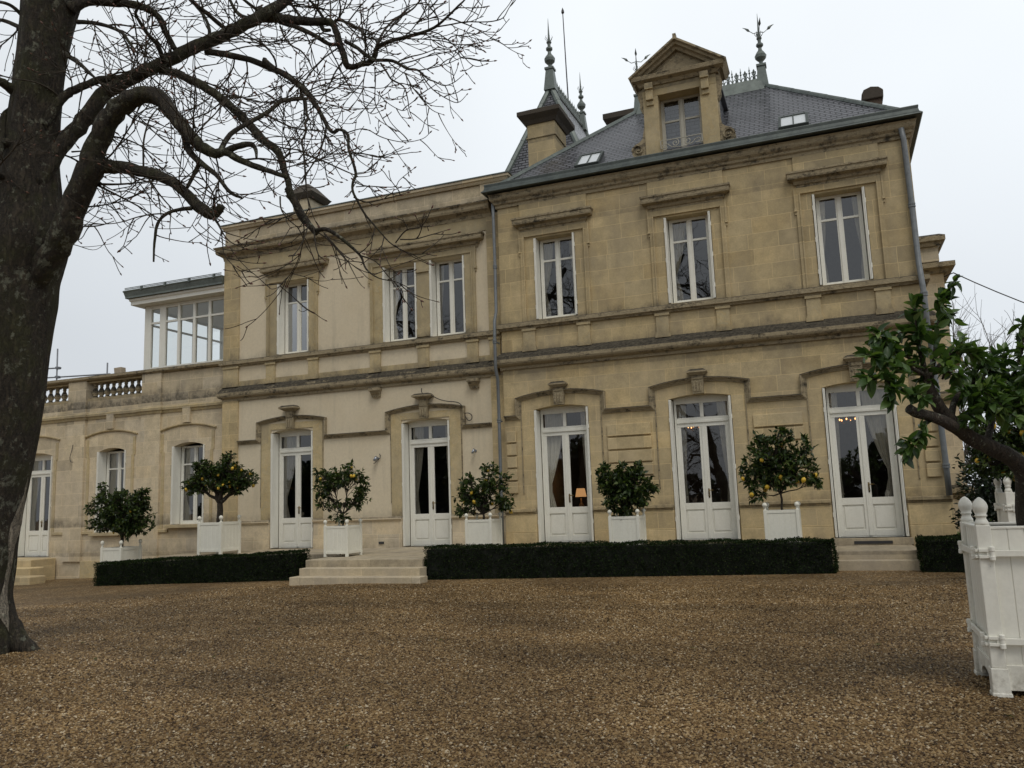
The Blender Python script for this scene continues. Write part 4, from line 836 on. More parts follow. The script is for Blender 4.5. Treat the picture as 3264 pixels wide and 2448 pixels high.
# the chestnut: axis of trunk and limbs, x y z and radius
LIMBS = [[(-9.73,6.74,-1.65,0.649),(-9.53,6.76,-1.22,0.524),(-9.48,6.73,-0.86,0.466),(-9.35,6.7,-0.33,0.444),(-9.23,6.68,0.21,0.445),(-9.08,6.66,0.75,0.441),(-8.97,6.63,1.29,0.458),(-8.87,6.59,1.83,0.459),(-8.75,6.56,2.37,0.446),(-8.68,6.54,2.73,0.446),(-8.54,6.53,3.16,0.458),(-8.48,6.49,3.63,0.366),(-8.42,6.45,4.11,0.303),(-8.34,6.42,4.54,0.275),(-8.27,6.4,4.91,0.257),(-8.18,6.37,5.35,0.257),(-8.1,6.35,5.71,0.276),(-8.01,6.33,6.07,0.313),(-7.91,6.3,6.59,0.294),(-7.83,6.24,7.21,0.258),(-7.77,6.17,7.91,0.203),(-7.65,6.1,8.76,0.148)],
[(-8.41,6.54,2.62,0.099),(-8.16,6.52,2.88,0.147),(-7.87,6.49,3.21,0.155),(-7.63,6.45,3.54,0.14),(-7.42,6.41,3.82,0.144),(-7.31,6.37,4.04,0.117),(-7.12,6.34,4.28,0.112),(-6.9,6.34,4.45,0.111),(-6.67,6.36,4.52,0.095),(-6.48,6.41,4.48,0.091),(-6.32,6.44,4.29,0.078),(-6.16,6.49,4.07,0.071),(-5.98,6.53,3.87,0.062),(-5.81,6.57,3.77,0.05),(-5.69,6.59,3.77,0.043),(-5.53,6.63,3.66,0.035),(-5.26,6.69,3.53,0.028),(-5.02,6.74,3.42,0.021)],
[(-7.42,6.5,3.95,0.106),(-7.25,6.51,3.87,0.079),(-7.04,6.53,3.83,0.066),(-6.79,6.55,3.74,0.062),(-6.52,6.58,3.63,0.061),(-6.25,6.6,3.43,0.056),(-6.03,6.61,3.21,0.065),(-5.87,6.62,3.12,0.055),(-5.75,6.61,3.19,0.038)],
[(-6.11,6.57,3.21,0.025),(-6.22,6.5,3.19,0.02),(-6.32,6.43,3.14,0.018),(-6.39,6.38,3.03,0.016),(-6.4,6.36,2.87,0.015),(-6.4,6.35,2.74,0.012),(-6.39,6.34,2.6,0.01)],
[(-6.26,6.59,4.1,0.043),(-6.17,6.56,3.88,0.038),(-6,6.55,3.7,0.033),(-5.78,6.54,3.52,0.025),(-5.67,6.53,3.39,0.021),(-5.56,6.52,3.27,0.019),(-5.42,6.52,3.19,0.014)],
[(-6.03,6.58,3.7,0.027),(-6.05,6.52,3.56,0.022),(-6.07,6.45,3.39,0.016)],
[(-5.75,6.57,3.78,0.03),(-5.71,6.68,4.01,0.027),(-5.59,6.85,4.2,0.026),(-5.47,7.01,4.37,0.024),(-5.39,7.12,4.52,0.024),(-5.28,7.26,4.59,0.021),(-5.2,7.35,4.62,0.018)],
[(-5.69,6.59,3.78,0.035),(-5.51,6.6,3.81,0.033),(-5.38,6.61,3.8,0.028),(-5.32,6.61,3.73,0.021),(-5.3,6.6,3.62,0.011)],
[(-8.26,6.41,3.81,0.126),(-8.13,6.52,4.17,0.102),(-8.01,6.61,4.41,0.093),(-7.86,6.72,4.7,0.092),(-7.74,6.81,4.97,0.089),(-7.59,6.91,5.12,0.086),(-7.39,7.04,5.29,0.081),(-7.17,7.19,5.45,0.078),(-6.95,7.34,5.64,0.077),(-6.73,7.49,5.79,0.078),(-6.5,7.64,5.96,0.074),(-6.26,7.79,6.15,0.075),(-6.05,7.92,6.33,0.071),(-5.89,8.02,6.52,0.066),(-5.69,8.14,6.75,0.06),(-5.44,8.3,7.05,0.051)],
[(-8.13,6.36,4.48,0.063),(-8.05,6.44,4.72,0.06),(-7.98,6.52,4.89,0.053),(-7.89,6.6,4.99,0.046),(-7.71,6.75,5.13,0.046),(-7.54,6.91,5.2,0.042)],
[(-7.24,7.21,5.38,0.048),(-6.97,7.24,5.27,0.047),(-6.65,7.28,5.07,0.051),(-6.37,7.31,4.85,0.05),(-6.17,7.33,4.65,0.05),(-6,7.34,4.47,0.049),(-5.83,7.35,4.26,0.049),(-5.63,7.37,4.09,0.045),(-5.53,7.36,3.85,0.04),(-5.4,7.34,3.5,0.037),(-5.27,7.32,3.22,0.033),(-5.07,7.33,3.01,0.029)],
[(-6.81,7.5,5.67,0.044),(-6.55,7.56,5.6,0.041),(-6.25,7.64,5.5,0.038),(-6.02,7.71,5.38,0.038),(-5.78,7.78,5.24,0.036),(-5.57,7.84,5.02,0.034),(-5.44,7.88,4.81,0.031)],
[(-6.06,7.66,5.39,0.033),(-6.04,7.66,5.48,0.025)],
[(-7.13,7.14,5.44,0.032),(-7.09,7,5.56,0.028),(-7.11,6.87,5.63,0.024),(-7.11,6.73,5.73,0.02),(-7.09,6.66,5.78,0.016),(-6.93,6.61,5.85,0.013)],
[(-7.8,6.38,5.85,0.082),(-7.66,6.49,5.98,0.055),(-7.47,6.67,6.02,0.048),(-7.29,6.82,6.03,0.045),(-7.18,6.93,6,0.041),(-7.1,7.03,5.93,0.038),(-7.09,7.12,5.79,0.036),(-7.05,7.25,5.62,0.033)],
[(-7.41,6.62,5.97,0.028),(-7.09,6.61,6.03,0.024),(-6.73,6.59,6.07,0.018),(-6.36,6.57,6.14,0.011)],
[(-6.58,7.59,5.96,0.029),(-6.67,7.36,6.06,0.024),(-6.72,7.2,6.12,0.021),(-6.74,7.06,6.21,0.017)],
[(-6.73,7.45,5.77,0.025),(-6.77,7.51,5.96,0.021),(-6.91,7.56,6.22,0.02),(-7.15,7.6,6.51,0.016),(-7.3,7.63,6.71,0.012)],
[(-6.37,7.8,6.17,0.028),(-6.58,7.82,6.3,0.024),(-6.74,7.85,6.54,0.02),(-6.86,7.9,6.8,0.016)],
[(-6.28,7.87,6.28,0.022),(-6.28,7.63,6.26,0.019),(-6.27,7.45,6.25,0.015)],
[(-8.38,6.32,4.81,0.073),(-8.39,6.15,4.88,0.055),(-8.41,6.02,4.92,0.048),(-8.44,5.88,4.93,0.038),(-8.49,5.72,4.88,0.031)],
[(-8.42,6.31,4.74,0.055),(-8.49,6.21,4.65,0.041),(-8.51,6.16,4.54,0.04),(-8.47,6.12,4.35,0.036),(-8.4,6.08,4.14,0.026),(-8.38,6.02,3.94,0.021)],
[(-8.28,6.23,5.61,0.027),(-8.58,6.26,5.8,0.024),(-8.82,6.27,5.92,0.021),(-9.09,6.3,5.98,0.017)],
[(-8.25,6.23,5.7,0.025),(-8.27,6.06,5.79,0.021),(-8.3,5.96,5.81,0.018),(-8.35,5.86,5.78,0.012)],
[(-7.83,6.35,5.29,0.031),(-7.48,6.25,5.04,0.023),(-7.25,6.18,4.85,0.019),(-7.03,6.1,4.67,0.01)],
[(-7.73,6.43,5.7,0.029),(-7.49,6.44,5.63,0.023),(-7.26,6.45,5.53,0.021),(-7.07,6.46,5.41,0.019),(-6.92,6.45,5.22,0.016),(-6.81,6.45,5.08,0.009)],
[(-8.47,6.32,3.91,0.054),(-8.43,6.14,3.83,0.044),(-8.35,5.94,3.83,0.04)],
[(-8.41,6.18,4.22,0.08),(-8.37,6.09,4.23,0.035)],
[(-6.32,7.91,6.28,0.109),(-6.14,7.95,6.22,0.069),(-6,7.97,6.17,0.058),(-5.7,8.03,6.09,0.053),(-5.47,8.06,6.05,0.047),(-5.36,8.08,6.01,0.044),(-5.3,8.09,5.89,0.043),(-5.26,8.1,5.72,0.045),(-5.21,8.1,5.58,0.042),(-5.16,8.1,5.41,0.041),(-5.08,8.12,5.37,0.036),(-4.97,8.13,5.39,0.035),(-4.86,8.14,5.39,0.036),(-4.78,8.14,5.45,0.033),(-4.75,8.12,5.52,0.031),(-4.68,8.12,5.56,0.028),(-4.54,8.13,5.59,0.024),(-4.32,8.15,5.6,0.021),(-4.1,8.17,5.62,0.019),(-3.95,8.18,5.66,0.016),(-3.79,8.18,5.75,0.014),(-3.66,8.17,5.83,0.012),(-3.57,8.17,5.89,0.01),(-3.43,8.15,6.01,0.007)],
[(-3.94,8.17,5.64,0.009),(-3.77,8.18,5.63,0.009),(-3.58,8.19,5.62,0.008),(-3.37,8.2,5.57,0.007),(-3.23,8.21,5.55,0.007),(-3.11,8.21,5.56,0.006),(-3.03,8.19,5.64,0.005),(-2.95,8.16,5.71,0.004)],
[(-4.03,8.19,5.61,0.008),(-3.91,8.18,5.54,0.007),(-3.73,8.15,5.35,0.007),(-3.6,8.11,5.17,0.006),(-3.48,8.08,5.01,0.005),(-3.39,8.07,4.95,0.005),(-3.28,8.05,4.94,0.003)],
[(-4.31,8.1,5.54,0.007),(-4.13,8.23,5.56,0.007),(-3.96,8.35,5.56,0.007),(-3.79,8.48,5.54,0.006),(-3.58,8.62,5.59,0.006),(-3.46,8.7,5.67,0.005),(-3.38,8.74,5.78,0.004)],
[(-4.75,8.1,5.49,0.018),(-4.75,8.15,5.62,0.015),(-4.7,8.28,5.88,0.014),(-4.61,8.41,6.07,0.013),(-4.49,8.58,6.25,0.011),(-4.42,8.68,6.42,0.009)],
[(-4.73,8.07,5.35,0.022),(-4.5,8.05,5.28,0.02),(-4.37,8.04,5.19,0.018),(-4.26,8.02,5.1,0.016),(-4.13,8.01,5.05,0.013),(-3.99,7.99,4.9,0.01),(-3.89,7.97,4.83,0.008),(-3.77,7.96,4.75,0.006),(-3.63,7.93,4.74,0.005),(-3.48,7.88,4.78,0.003)],
[(-4.36,8.02,5.19,0.009),(-4.25,8.09,5.23,0.008),(-4.11,8.18,5.3,0.007),(-3.93,8.28,5.36,0.006),(-3.78,8.38,5.42,0.005),(-3.68,8.43,5.48,0.004),(-3.6,8.49,5.5,0.003)],
[(-4.09,7.94,5,0.008),(-3.9,7.91,4.97,0.007),(-3.67,7.87,4.95,0.005),(-3.46,7.83,4.96,0.004),(-3.33,7.81,4.93,0.003)],
[(-4.07,7.95,4.98,0.009),(-3.91,7.89,4.73,0.007),(-3.74,7.85,4.56,0.006),(-3.54,7.81,4.42,0.005),(-3.4,7.75,4.45,0.003)],
[(-4.63,8.02,5.26,0.014),(-4.52,7.98,5.09,0.012),(-4.44,7.94,4.97,0.011),(-4.27,7.91,4.83,0.009),(-4.18,7.84,4.63,0.007),(-4.12,7.77,4.43,0.005),(-4.06,7.74,4.3,0.003)],
[(-4.28,7.97,5.03,0.009),(-4.16,7.91,4.81,0.008),(-4.03,7.87,4.63,0.007),(-3.9,7.83,4.5,0.005),(-3.8,7.8,4.5,0.003)],
[(-4.05,7.9,4.64,0.006),(-3.89,7.87,4.44,0.005),(-3.74,7.85,4.34,0.003)],
[(-4.84,8.04,5.26,0.008),(-4.84,7.98,5.09,0.007),(-4.82,7.92,4.88,0.006),(-4.76,7.87,4.65,0.005),(-4.66,7.86,4.55,0.005),(-4.53,7.84,4.55,0.003)],
[(-4.75,8.08,5.26,0.008),(-4.71,8.03,5.08,0.007),(-4.66,7.93,4.73,0.006),(-4.57,7.89,4.54,0.006),(-4.46,7.86,4.36,0.005),(-4.35,7.84,4.27,0.004)],
[(-4.65,7.96,4.88,0.006),(-4.5,7.93,4.69,0.005),(-4.29,7.9,4.53,0.005),(-4.17,7.87,4.53,0.003)],
[(-5.18,8.11,5.73,0.025),(-5.03,8.1,5.62,0.022),(-4.86,8.08,5.45,0.024),(-4.74,8.07,5.35,0.021)],
[(-6.06,7.98,6.15,0.033),(-5.8,8,6.01,0.03),(-5.61,8.02,5.89,0.027),(-5.48,8.03,5.79,0.027),(-5.36,8.04,5.7,0.025),(-5.24,8.04,5.67,0.021)],
[(-5.53,8.09,6.06,0.029),(-5.47,8.07,5.94,0.026),(-5.37,8.07,5.91,0.02)],
[(-6.01,7.91,6.04,0.013),(-5.93,7.9,5.86,0.011),(-5.83,7.91,5.73,0.011),(-5.7,7.92,5.63,0.011),(-5.59,7.92,5.48,0.01),(-5.53,7.91,5.36,0.008),(-5.45,7.92,5.27,0.006)],
[(-5.81,8.07,6.2,0.02),(-5.99,8.14,6.45,0.018),(-6.12,8.2,6.67,0.016)],
[(-5.49,8.1,6.12,0.02),(-5.51,7.96,6.2,0.018),(-5.54,7.85,6.25,0.015),(-5.56,7.71,6.33,0.011)],
[(-5.41,8.13,6.1,0.011),(-5.47,8.23,6.31,0.01),(-5.55,8.33,6.56,0.009)],
[(-5.25,8.09,6.02,0.013),(-5.13,7.93,6.05,0.011),(-5.03,7.74,6.07,0.009)],
[(-5.33,8.11,6.05,0.02),(-5.22,8.09,6.01,0.019),(-5.07,8.06,5.9,0.018),(-4.9,8.02,5.76,0.017),(-4.86,7.98,5.63,0.011)],
[(-5.15,8.14,6.01,0.01),(-4.93,8,6.03,0.008),(-4.71,7.87,6.04,0.006)],
[(-4.8,8.03,5.42,0.01),(-4.74,7.86,5.53,0.008),(-4.64,7.73,5.62,0.007),(-4.53,7.61,5.7,0.007),(-4.32,7.52,5.72,0.005)],
[(-4.06,8.18,5.63,0.007),(-4.09,8.25,5.93,0.006),(-4.1,8.3,6.14,0.005)],
[(-3.77,8.16,5.75,0.006),(-3.76,8.14,5.92,0.005)],
[(-3.46,8.2,5.59,0.005),(-3.44,8.35,5.84,0.005),(-3.45,8.46,6.06,0.003)],
[(-3.62,8.24,5.66,0.005),(-3.48,8.14,5.69,0.005),(-3.37,8,5.74,0.003)],
[(-4.96,8.03,5.37,0.008),(-4.95,7.87,5.46,0.007),(-4.84,7.75,5.55,0.006),(-4.58,7.63,5.61,0.005),(-4.34,7.53,5.63,0.005)],
[(-5.99,7.58,5.4,0.033),(-5.8,7.59,5.22,0.031),(-5.64,7.61,5.1,0.029),(-5.48,7.62,4.95,0.03),(-5.35,7.62,4.81,0.03),(-5.26,7.62,4.66,0.027),(-5.17,7.61,4.5,0.025),(-5.09,7.61,4.35,0.024),(-5.03,7.61,4.29,0.02),(-4.97,7.61,4.31,0.018),(-4.89,7.61,4.28,0.018),(-4.83,7.61,4.2,0.018),(-4.81,7.58,4.05,0.017),(-4.77,7.57,3.93,0.016),(-4.73,7.56,3.82,0.016),(-4.69,7.54,3.69,0.017),(-4.71,7.51,3.59,0.016),(-4.7,7.49,3.48,0.015),(-4.64,7.48,3.36,0.013),(-4.53,7.47,3.17,0.011),(-4.38,7.46,2.99,0.009),(-4.23,7.46,2.81,0.007),(-4.08,7.46,2.7,0.005),(-3.93,7.46,2.63,0.004),(-3.77,7.46,2.62,0.003)],
[(-4.86,7.65,4.27,0.008),(-4.7,7.65,4.28,0.006),(-4.58,7.65,4.24,0.006),(-4.44,7.66,4.14,0.006),(-4.27,7.67,4.06,0.005),(-4.1,7.67,4.01,0.005),(-3.91,7.67,4.01,0.004),(-3.81,7.65,4.05,0.003)],
[(-5.52,7.66,4.98,0.02),(-5.49,7.65,4.85,0.019),(-5.44,7.65,4.77,0.018),(-5.41,7.63,4.61,0.016),(-5.39,7.63,4.54,0.016),(-5.41,7.6,4.48,0.016),(-5.39,7.59,4.38,0.015),(-5.4,7.57,4.3,0.014),(-5.42,7.55,4.23,0.013),(-5.38,7.53,4.07,0.012),(-5.34,7.5,3.85,0.012),(-5.29,7.46,3.58,0.009),(-5.23,7.43,3.33,0.006)],
[(-5.39,7.68,4.86,0.009),(-5.37,7.73,5.04,0.008),(-5.24,7.86,5.12,0.008),(-5.1,8,5.17,0.006),(-5,8.1,5.22,0.004)],
[(-5.36,7.49,4.04,0.01),(-5.18,7.51,3.96,0.01),(-5.02,7.53,3.87,0.009),(-4.83,7.56,3.76,0.008),(-4.72,7.57,3.7,0.006)],
[(-4.65,7.49,3.68,0.005),(-4.52,7.46,3.66,0.004),(-4.42,7.43,3.67,0.004),(-4.35,7.39,3.69,0.003)],
[(-4.65,7.5,3.64,0.005),(-4.57,7.62,3.68,0.004),(-4.49,7.73,3.76,0.004),(-4.47,7.76,3.81,0.003)],
[(-4.67,7.51,3.53,0.006),(-4.51,7.51,3.51,0.006),(-4.32,7.52,3.47,0.005),(-4.18,7.52,3.45,0.005),(-4.12,7.5,3.5,0.004),(-4.01,7.48,3.55,0.004),(-3.92,7.47,3.59,0.003)],
[(-5.54,7.31,4.08,0.01),(-5.26,7.31,3.99,0.008),(-5.03,7.31,3.84,0.006),(-4.85,7.28,3.89,0.004)],
[(-5.43,6.89,4.28,0.014),(-5.25,6.93,4.16,0.01),(-5.08,6.97,4.07,0.009),(-4.87,7.01,4.02,0.007),(-4.7,7.05,3.96,0.005),(-4.54,7.08,3.83,0.004)],
[(-5.29,7.12,3.48,0.045),(-5.19,7.13,3.28,0.043),(-5.08,7.15,3.09,0.041),(-4.95,7.17,2.93,0.029)],
[(-4.96,7.16,2.96,0.025),(-4.84,7.16,2.96,0.022),(-4.72,7.17,2.89,0.02),(-4.59,7.17,2.78,0.017),(-4.42,7.18,2.61,0.013),(-4.34,7.16,2.45,0.009),(-4.19,7.16,2.33,0.006),(-4,7.17,2.27,0.005),(-3.84,7.17,2.18,0.004)],
[(-4.17,7.49,2.8,0.008),(-4.02,7.46,2.91,0.008),(-3.83,7.46,2.93,0.006),(-3.69,7.41,3.08,0.004)],
[(-4.1,7.46,2.82,0.008),(-3.97,7.55,2.83,0.007),(-3.82,7.66,2.89,0.006),(-3.68,7.76,2.95,0.004)],
[(-4.65,7.43,3.38,0.01),(-4.49,7.45,3.3,0.008),(-4.22,7.46,3.31,0.006),(-4.01,7.47,3.33,0.004)],
[(-4.44,7.2,2.62,0.01),(-4.25,7.2,2.53,0.007),(-4.1,7.19,2.35,0.006),(-3.94,7.19,2.18,0.004),(-3.91,7.16,2.06,0.003)],
[(-4.98,7.15,3,0.01),(-4.91,7.09,2.76,0.007),(-4.85,7.07,2.63,0.005),(-4.79,7.06,2.62,0.003)],
[(-4.85,7.16,2.91,0.012),(-4.69,7.17,2.72,0.008),(-4.61,7.17,2.62,0.007),(-4.59,7.16,2.5,0.004)],
[(-5.35,7.06,3.38,0.01),(-5.3,7.03,3.19,0.008),(-5.12,7.03,3,0.006),(-5.02,7.03,2.99,0.004)],
[(-5.93,6.54,3.15,0.016),(-5.78,6.56,3.01,0.011),(-5.67,6.56,2.84,0.008),(-5.58,6.57,2.75,0.006),(-5.43,6.59,2.67,0.004)],
[(-5.83,6.59,3.07,0.013),(-5.74,6.59,2.93,0.008),(-5.71,6.58,2.79,0.007),(-5.65,6.56,2.61,0.005),(-5.46,6.57,2.43,0.004),(-5.27,6.59,2.41,0.002)],
[(-7.61,6.53,3.24,0.012),(-7.46,6.52,3.21,0.009),(-7.31,6.51,3.2,0.007),(-7.15,6.5,3.21,0.004)],
[(-7.42,6.53,3.7,0.016),(-7.13,6.54,3.65,0.012),(-6.82,6.55,3.62,0.009),(-6.56,6.55,3.61,0.005)],
[(-7.43,6.53,3.69,0.014),(-7.21,6.6,3.56,0.011),(-6.98,6.67,3.42,0.009),(-6.78,6.74,3.28,0.006)],
[(-7.28,6.5,4.24,0.012),(-7.18,6.65,4.24,0.01),(-7.09,6.79,4.2,0.008),(-7,6.96,4.1,0.005)],
[(-6.86,6.62,3.85,0.012),(-6.98,6.73,4.22,0.011),(-7.03,6.86,4.55,0.009),(-7.01,6.97,4.73,0.006)],
[(-7.76,6.45,4.12,0.011),(-7.7,6.61,4.18,0.008),(-7.63,6.81,4.21,0.006)]]
# ---------------------------------------------------------------- foliage tools
def unit(a): return a/np.maximum(1e-9, np.linalg.norm(a, axis=-1, keepdims=True))
def leaves(name, P, D, L, W, mat, parent, rng, detail=False):
    P, D, L, W = np.asarray(P, float), unit(np.asarray(D, float)), np.asarray(L, float)[:, None], np.asarray(W, float)[:, None]
    n = len(P); up = np.array([0, 0, 1.0])+rng.normal(0, .55, (n, 3))
    S = unit(np.cross(D, up)); N = np.cross(S, D)
    if not detail:
        V = np.stack([P, P+D*L*.45+S*W*.5+N*W*.16, P+D*L-N*L*.14, P+D*L*.45-S*W*.5+N*W*.16], 1)
        F = (np.arange(n)[:, None, None]*4+np.array([(0, 1, 2), (0, 2, 3)])[None]).reshape(-1, 3)
    else:
        ts = [0, .12, .3, .5, .7, .87, 1]; ws = [.06, .55, .95, 1, .78, .42, .02]; rows = []
        curl = rng.uniform(.05, .32, (n, 1)); fold = rng.uniform(.1, .35, (n, 1))
        for t, w in zip(ts, ws):
            c = P+D*L*t-N*L*curl*t*t
            rows += [c-S*W*.5*w+N*W*fold*w, c, c+S*W*.5*w+N*W*fold*w]
        V = np.stack(rows, 1); f = []
        for i in range(len(ts)-1):
            for j in (0, 1): f.append((i*3+j, i*3+j+1, i*3+j+4, i*3+j+3))
        F = (np.arange(n)[:, None, None]*V.shape[1]+np.array(f)[None]).reshape(-1, 4)
    return npmesh(name, V.reshape(-1, 3), F, mat, parent, smooth=detail)
def lemon_mesh():
    m = MB(); m.lathe([(.002, -.043), (.007, -.036), (.02, -.027), (.029, -.008), (.029, .008), (.02, .026), (.006, .034), (.002, .037)], (0, 0, 0), 9)
    me = bpy.data.meshes.new('lemon'); me.from_pydata(m.v, [], m.f); me.materials.append(M['lemon']); me.polygons.foreach_set('use_smooth', [True]*len(me.polygons)); return me
LEMON = lemon_mesh()
def citrus(loc, h, tr, blobs, per, ll, fruit, label, group, seed, fork=None, lean=(0, 0), mat='leaf', fs=1.0):
    rng = np.random.default_rng(seed); rr = random.Random(seed)
    root = thing('lemon_tree', loc, label, 'lemon tree', group)
    m = MB(); top = Vector((lean[0], lean[1], h)); m.tube([(0, 0, -.35), (lean[0]*.2, lean[1]*.2, h*.35), (lean[0]*.6+.015, lean[1]*.6, h*.7), top], [tr*1.15, tr, tr*.95, tr*.9], 8)
    P, D, tips = [], [], []
    for bx, by, bz, rx, ry, rz, nt in blobs:
        c = Vector((bx, by, bz)); kn = top.lerp(c, .45)+Vector((0, 0, -.03)); m.tube([top, top.lerp(kn, .5)+Vector((rr.uniform(-.03, .03),)*3), kn, c], [tr*.72, tr*.6, tr*.45, tr*.2], 6)
        for _ in range(nt):
            v = Vector(rng.normal(0, 1, 3)); v.normalize(); q = .35+.65*rng.random()**.5
            tip = c+Vector((v.x*rx*q, v.y*ry*q, v.z*rz*q)); s = (kn.lerp(c, rng.random()))
            mid = s.lerp(tip, .55)+Vector(rng.normal(0, .04, 3))+Vector((0, 0, .03))
            m.tube([s, mid, tip], [tr*.2+.003, tr*.1+.003, .002], 4)
            k = int(per*rng.uniform(.6, 1.4)); out = (tip-mid).normalized()
            for _ in range(k):
                t = rng.random()**.7; p = mid.lerp(tip, t); d = out*.5+Vector(rng.normal(0, .75, 3))+Vector((0, 0, -.12))
                P.append(p+d.normalized()*.01); D.append(d)
            tips.append(tip)
    m.build('trunk', 'citrus_bark', root, smooth=True)
    n = len(P); L = rng.uniform(.75, 1.25, n)*ll
    leaves('foliage', P, D, L, L*.5, mat, root, rng)
    for _ in range(fruit):
        t = tips[rng.integers(len(tips))]; o = bpy.data.objects.new('lemon', LEMON); COL.objects.link(o); o.parent = root
        o.location = t+Vector((rng.normal(0, .03), -.02+rng.normal(0, .03), -.07)); o.rotation_euler = (rng.normal(0, .35), rng.normal(0, .35), 0); s = rng.uniform(.85, 1.2)*fs; o.scale = (s, s, s)
    return root

# ---------------------------------------------------------------- planters and their trees
def planter(w, h, ps, label):
    t = thing('planter_box', (0, 0, 0), label, 'planter', 'white wooden planter boxes along the terrace'); k = w/2-ps/2
    first = None
    for sx, sy in ((-1, -1), (1, -1), (1, 1), (-1, 1)):
        m = MB(); m.taper(sx*k, sy*k, 0, h, ps/2, ps/2, ps/2, ps/2); m.taper(sx*k, sy*k, h, h+.02, ps*.42, ps*.42, ps*.3, ps*.3)
        p = m.build('post', 'cream', t, bevel=.006)
        b = MB(); b.lathe([(.018, h+.015), (.024, h+.03), (.02, h+.045), (.034, h+.06), (.045, h+.085), (.045, h+.10), (.034, h+.125), (.015, h+.138), (.002, h+.142)], (sx*k, sy*k, 0), 12); b.build('ball_finial', 'cream', p, smooth=True)
    for i in range(4):
        m = MB(); a = w/2-ps; n = 5; pw = 2*a/n
        for j in range(n): m.box(-a+pw*j+.004, -a+pw*(j+1)-.004, -.012, .012, .10, h-.05)
        m.box(-a, a, -.009, .006, .10, h-.05); m.box(-a, a, -.02, .02, h-.06, h-.005); m.box(-a, a, -.02, .02, .07, .13)
        o = m.build('panel', 'cream', t, bevel=.003); o.rotation_euler = (0, 0, i*PI/2); d = w/2-ps*.5; o.location = (d*math.sin(i*PI/2), -d*math.cos(i*PI/2), 0)
    MB().box(-w/2+ps*.6, w/2-ps*.6, -w/2+ps*.6, w/2-ps*.6, h-.14, h-.08).build('soil', 'soil', t)
    return t
proto = planter(.64, .70, .062, 'x')
GT = 'lemon trees in planter boxes along the terrace'
PL = [  # left edge, right edge, front, base, body height, label
    (-18.74, -18.0, 17.0, -1.80, .94, 'leftmost white planter sunk low behind the left hedge, under a round bushy tree'),
    (-15.42, -14.65, 17.0, -1.1, .835, 'large white planter behind the left hedge holding the thick-trunked fruiting tree'),
    (-10.82, -10.19, 15.9, -1.1, .69, 'white slatted planter standing clear on the terrace above the wide steps'),
    (-7.81, -7.16, 17.0, -1.1, .72, 'white planter beside the zinc drainpipe, at the left end of the long hedge'),
    (-4.48, -3.82, 17.0, -1.1, .705, 'white planter behind the long hedge holding the dark tree without fruit'),
    (-1.325, -.655, 17.0, -1.1, .745, 'white planter seen square on behind the long hedge, beside the rightmost door')]
for i, (a, b, y, z, h, lab) in enumerate(PL):
    o = proto if i == 0 else copy_tree(proto); w = b-a
    o.location = ((a+b)/2, y+w/2, z); o.scale = (w/.64, w/.64, h/.70); o['label'] = lab
def c_of(i): a, b, y, z, h, _ = PL[i]; return ((a+b)/2, y+(b-a)/2, z+h-.1)
citrus(c_of(0), .42, .045, [(-.25, 0, 1.15, .85, .75, .62, 120), (.25, 0, 1.0, .75, .7, .7, 110), (-.75, 0, .75, .5, .4, .22, 28), (.35, .1, .62, .6, .5, .25, 30), (-.8, 0, 1.65, .18, .2, .22, 12), (.7, 0, 1.5, .25, .2, .2, 14)], 18, .105, 3, 'round bushy dark green tree in the leftmost low planter', GT, 1)
citrus(c_of(1), .58, .08, [(-.6, 0, 1.62, .3, .3, .2, 20), (-.75, 0, 1.12, .45, .4, .30, 50), (-.35, .1, 1.4, .5, .5, .28, 55), (.2, 0, 1.45, .55, .5, .26, 55), (.75, 0, 1.22, .5, .4, .26, 45), (.1, 0, 1.1, .6, .5, .25, 45), (.55, 0, 1.0, .4, .4, .2, 18), (.3, 0, 1.75, .25, .3, .16, 12)], 14, .10, 28, 'lemon tree with thick forked trunk, wide flat crown and many yellow fruits', GT, 2, fs=1.2)
citrus(c_of(2), .35, .022, [(-.35, 0, 1.18, .42, .4, .30, 34), (.2, 0, 1.22, .45, .42, .32, 36), (-.5, 0, .95, .25, .3, .3, 14), (.5, 0, .75, .28, .3, .25, 14), (-.4, 0, .55, .35, .3, .14, 12), (.2, 0, .55, .4, .3, .16, 14), (-.05, 0, .28, .3, .25, .1, 8), (.62, 0, 1.0, .16, .2, .2, 6), (-.62, 0, 1.3, .15, .2, .15, 6)], 10, .115, 9, 'thin open lemon tree with gaps in its crown above the wide steps', GT, 3)
citrus(c_of(3), .22, .028, [(-.42, 0, .70, .33, .35, .26, 24), (.3, 0, .95, .42, .4, .32, 34), (.5, 0, .5, .28, .3, .28, 18), (-.15, 0, .45, .4, .35, .25, 26), (.05, 0, .75, .35, .35, .3, 18), (-.5, 0, .3, .25, .25, .15, 10), (-.35, 0, 1.05, .12, .15, .16, 7), (.2, 0, 1.25, .2, .2, .14, 7)], 11, .115, 12, 'ragged lemon tree with a few fruits in front of the drainpipe', GT, 4, fs=1.2)
citrus(c_of(4), .22, .026, [(-.2, 0, .82, .46, .45, .42, 80), (.25, 0, .75, .42, .42, .42, 70), (0, 0, .45, .55, .45, .25, 50), (-.5, 0, 1.05, .15, .2, .2, 12), (-.1, -.05, .15, .35, .3, .14, 16), (.3, 0, 1.12, .14, .15, .12, 8)], 15, .115, 0, 'dense dark green citrus without visible fruit between two glazed doors', GT, 5)
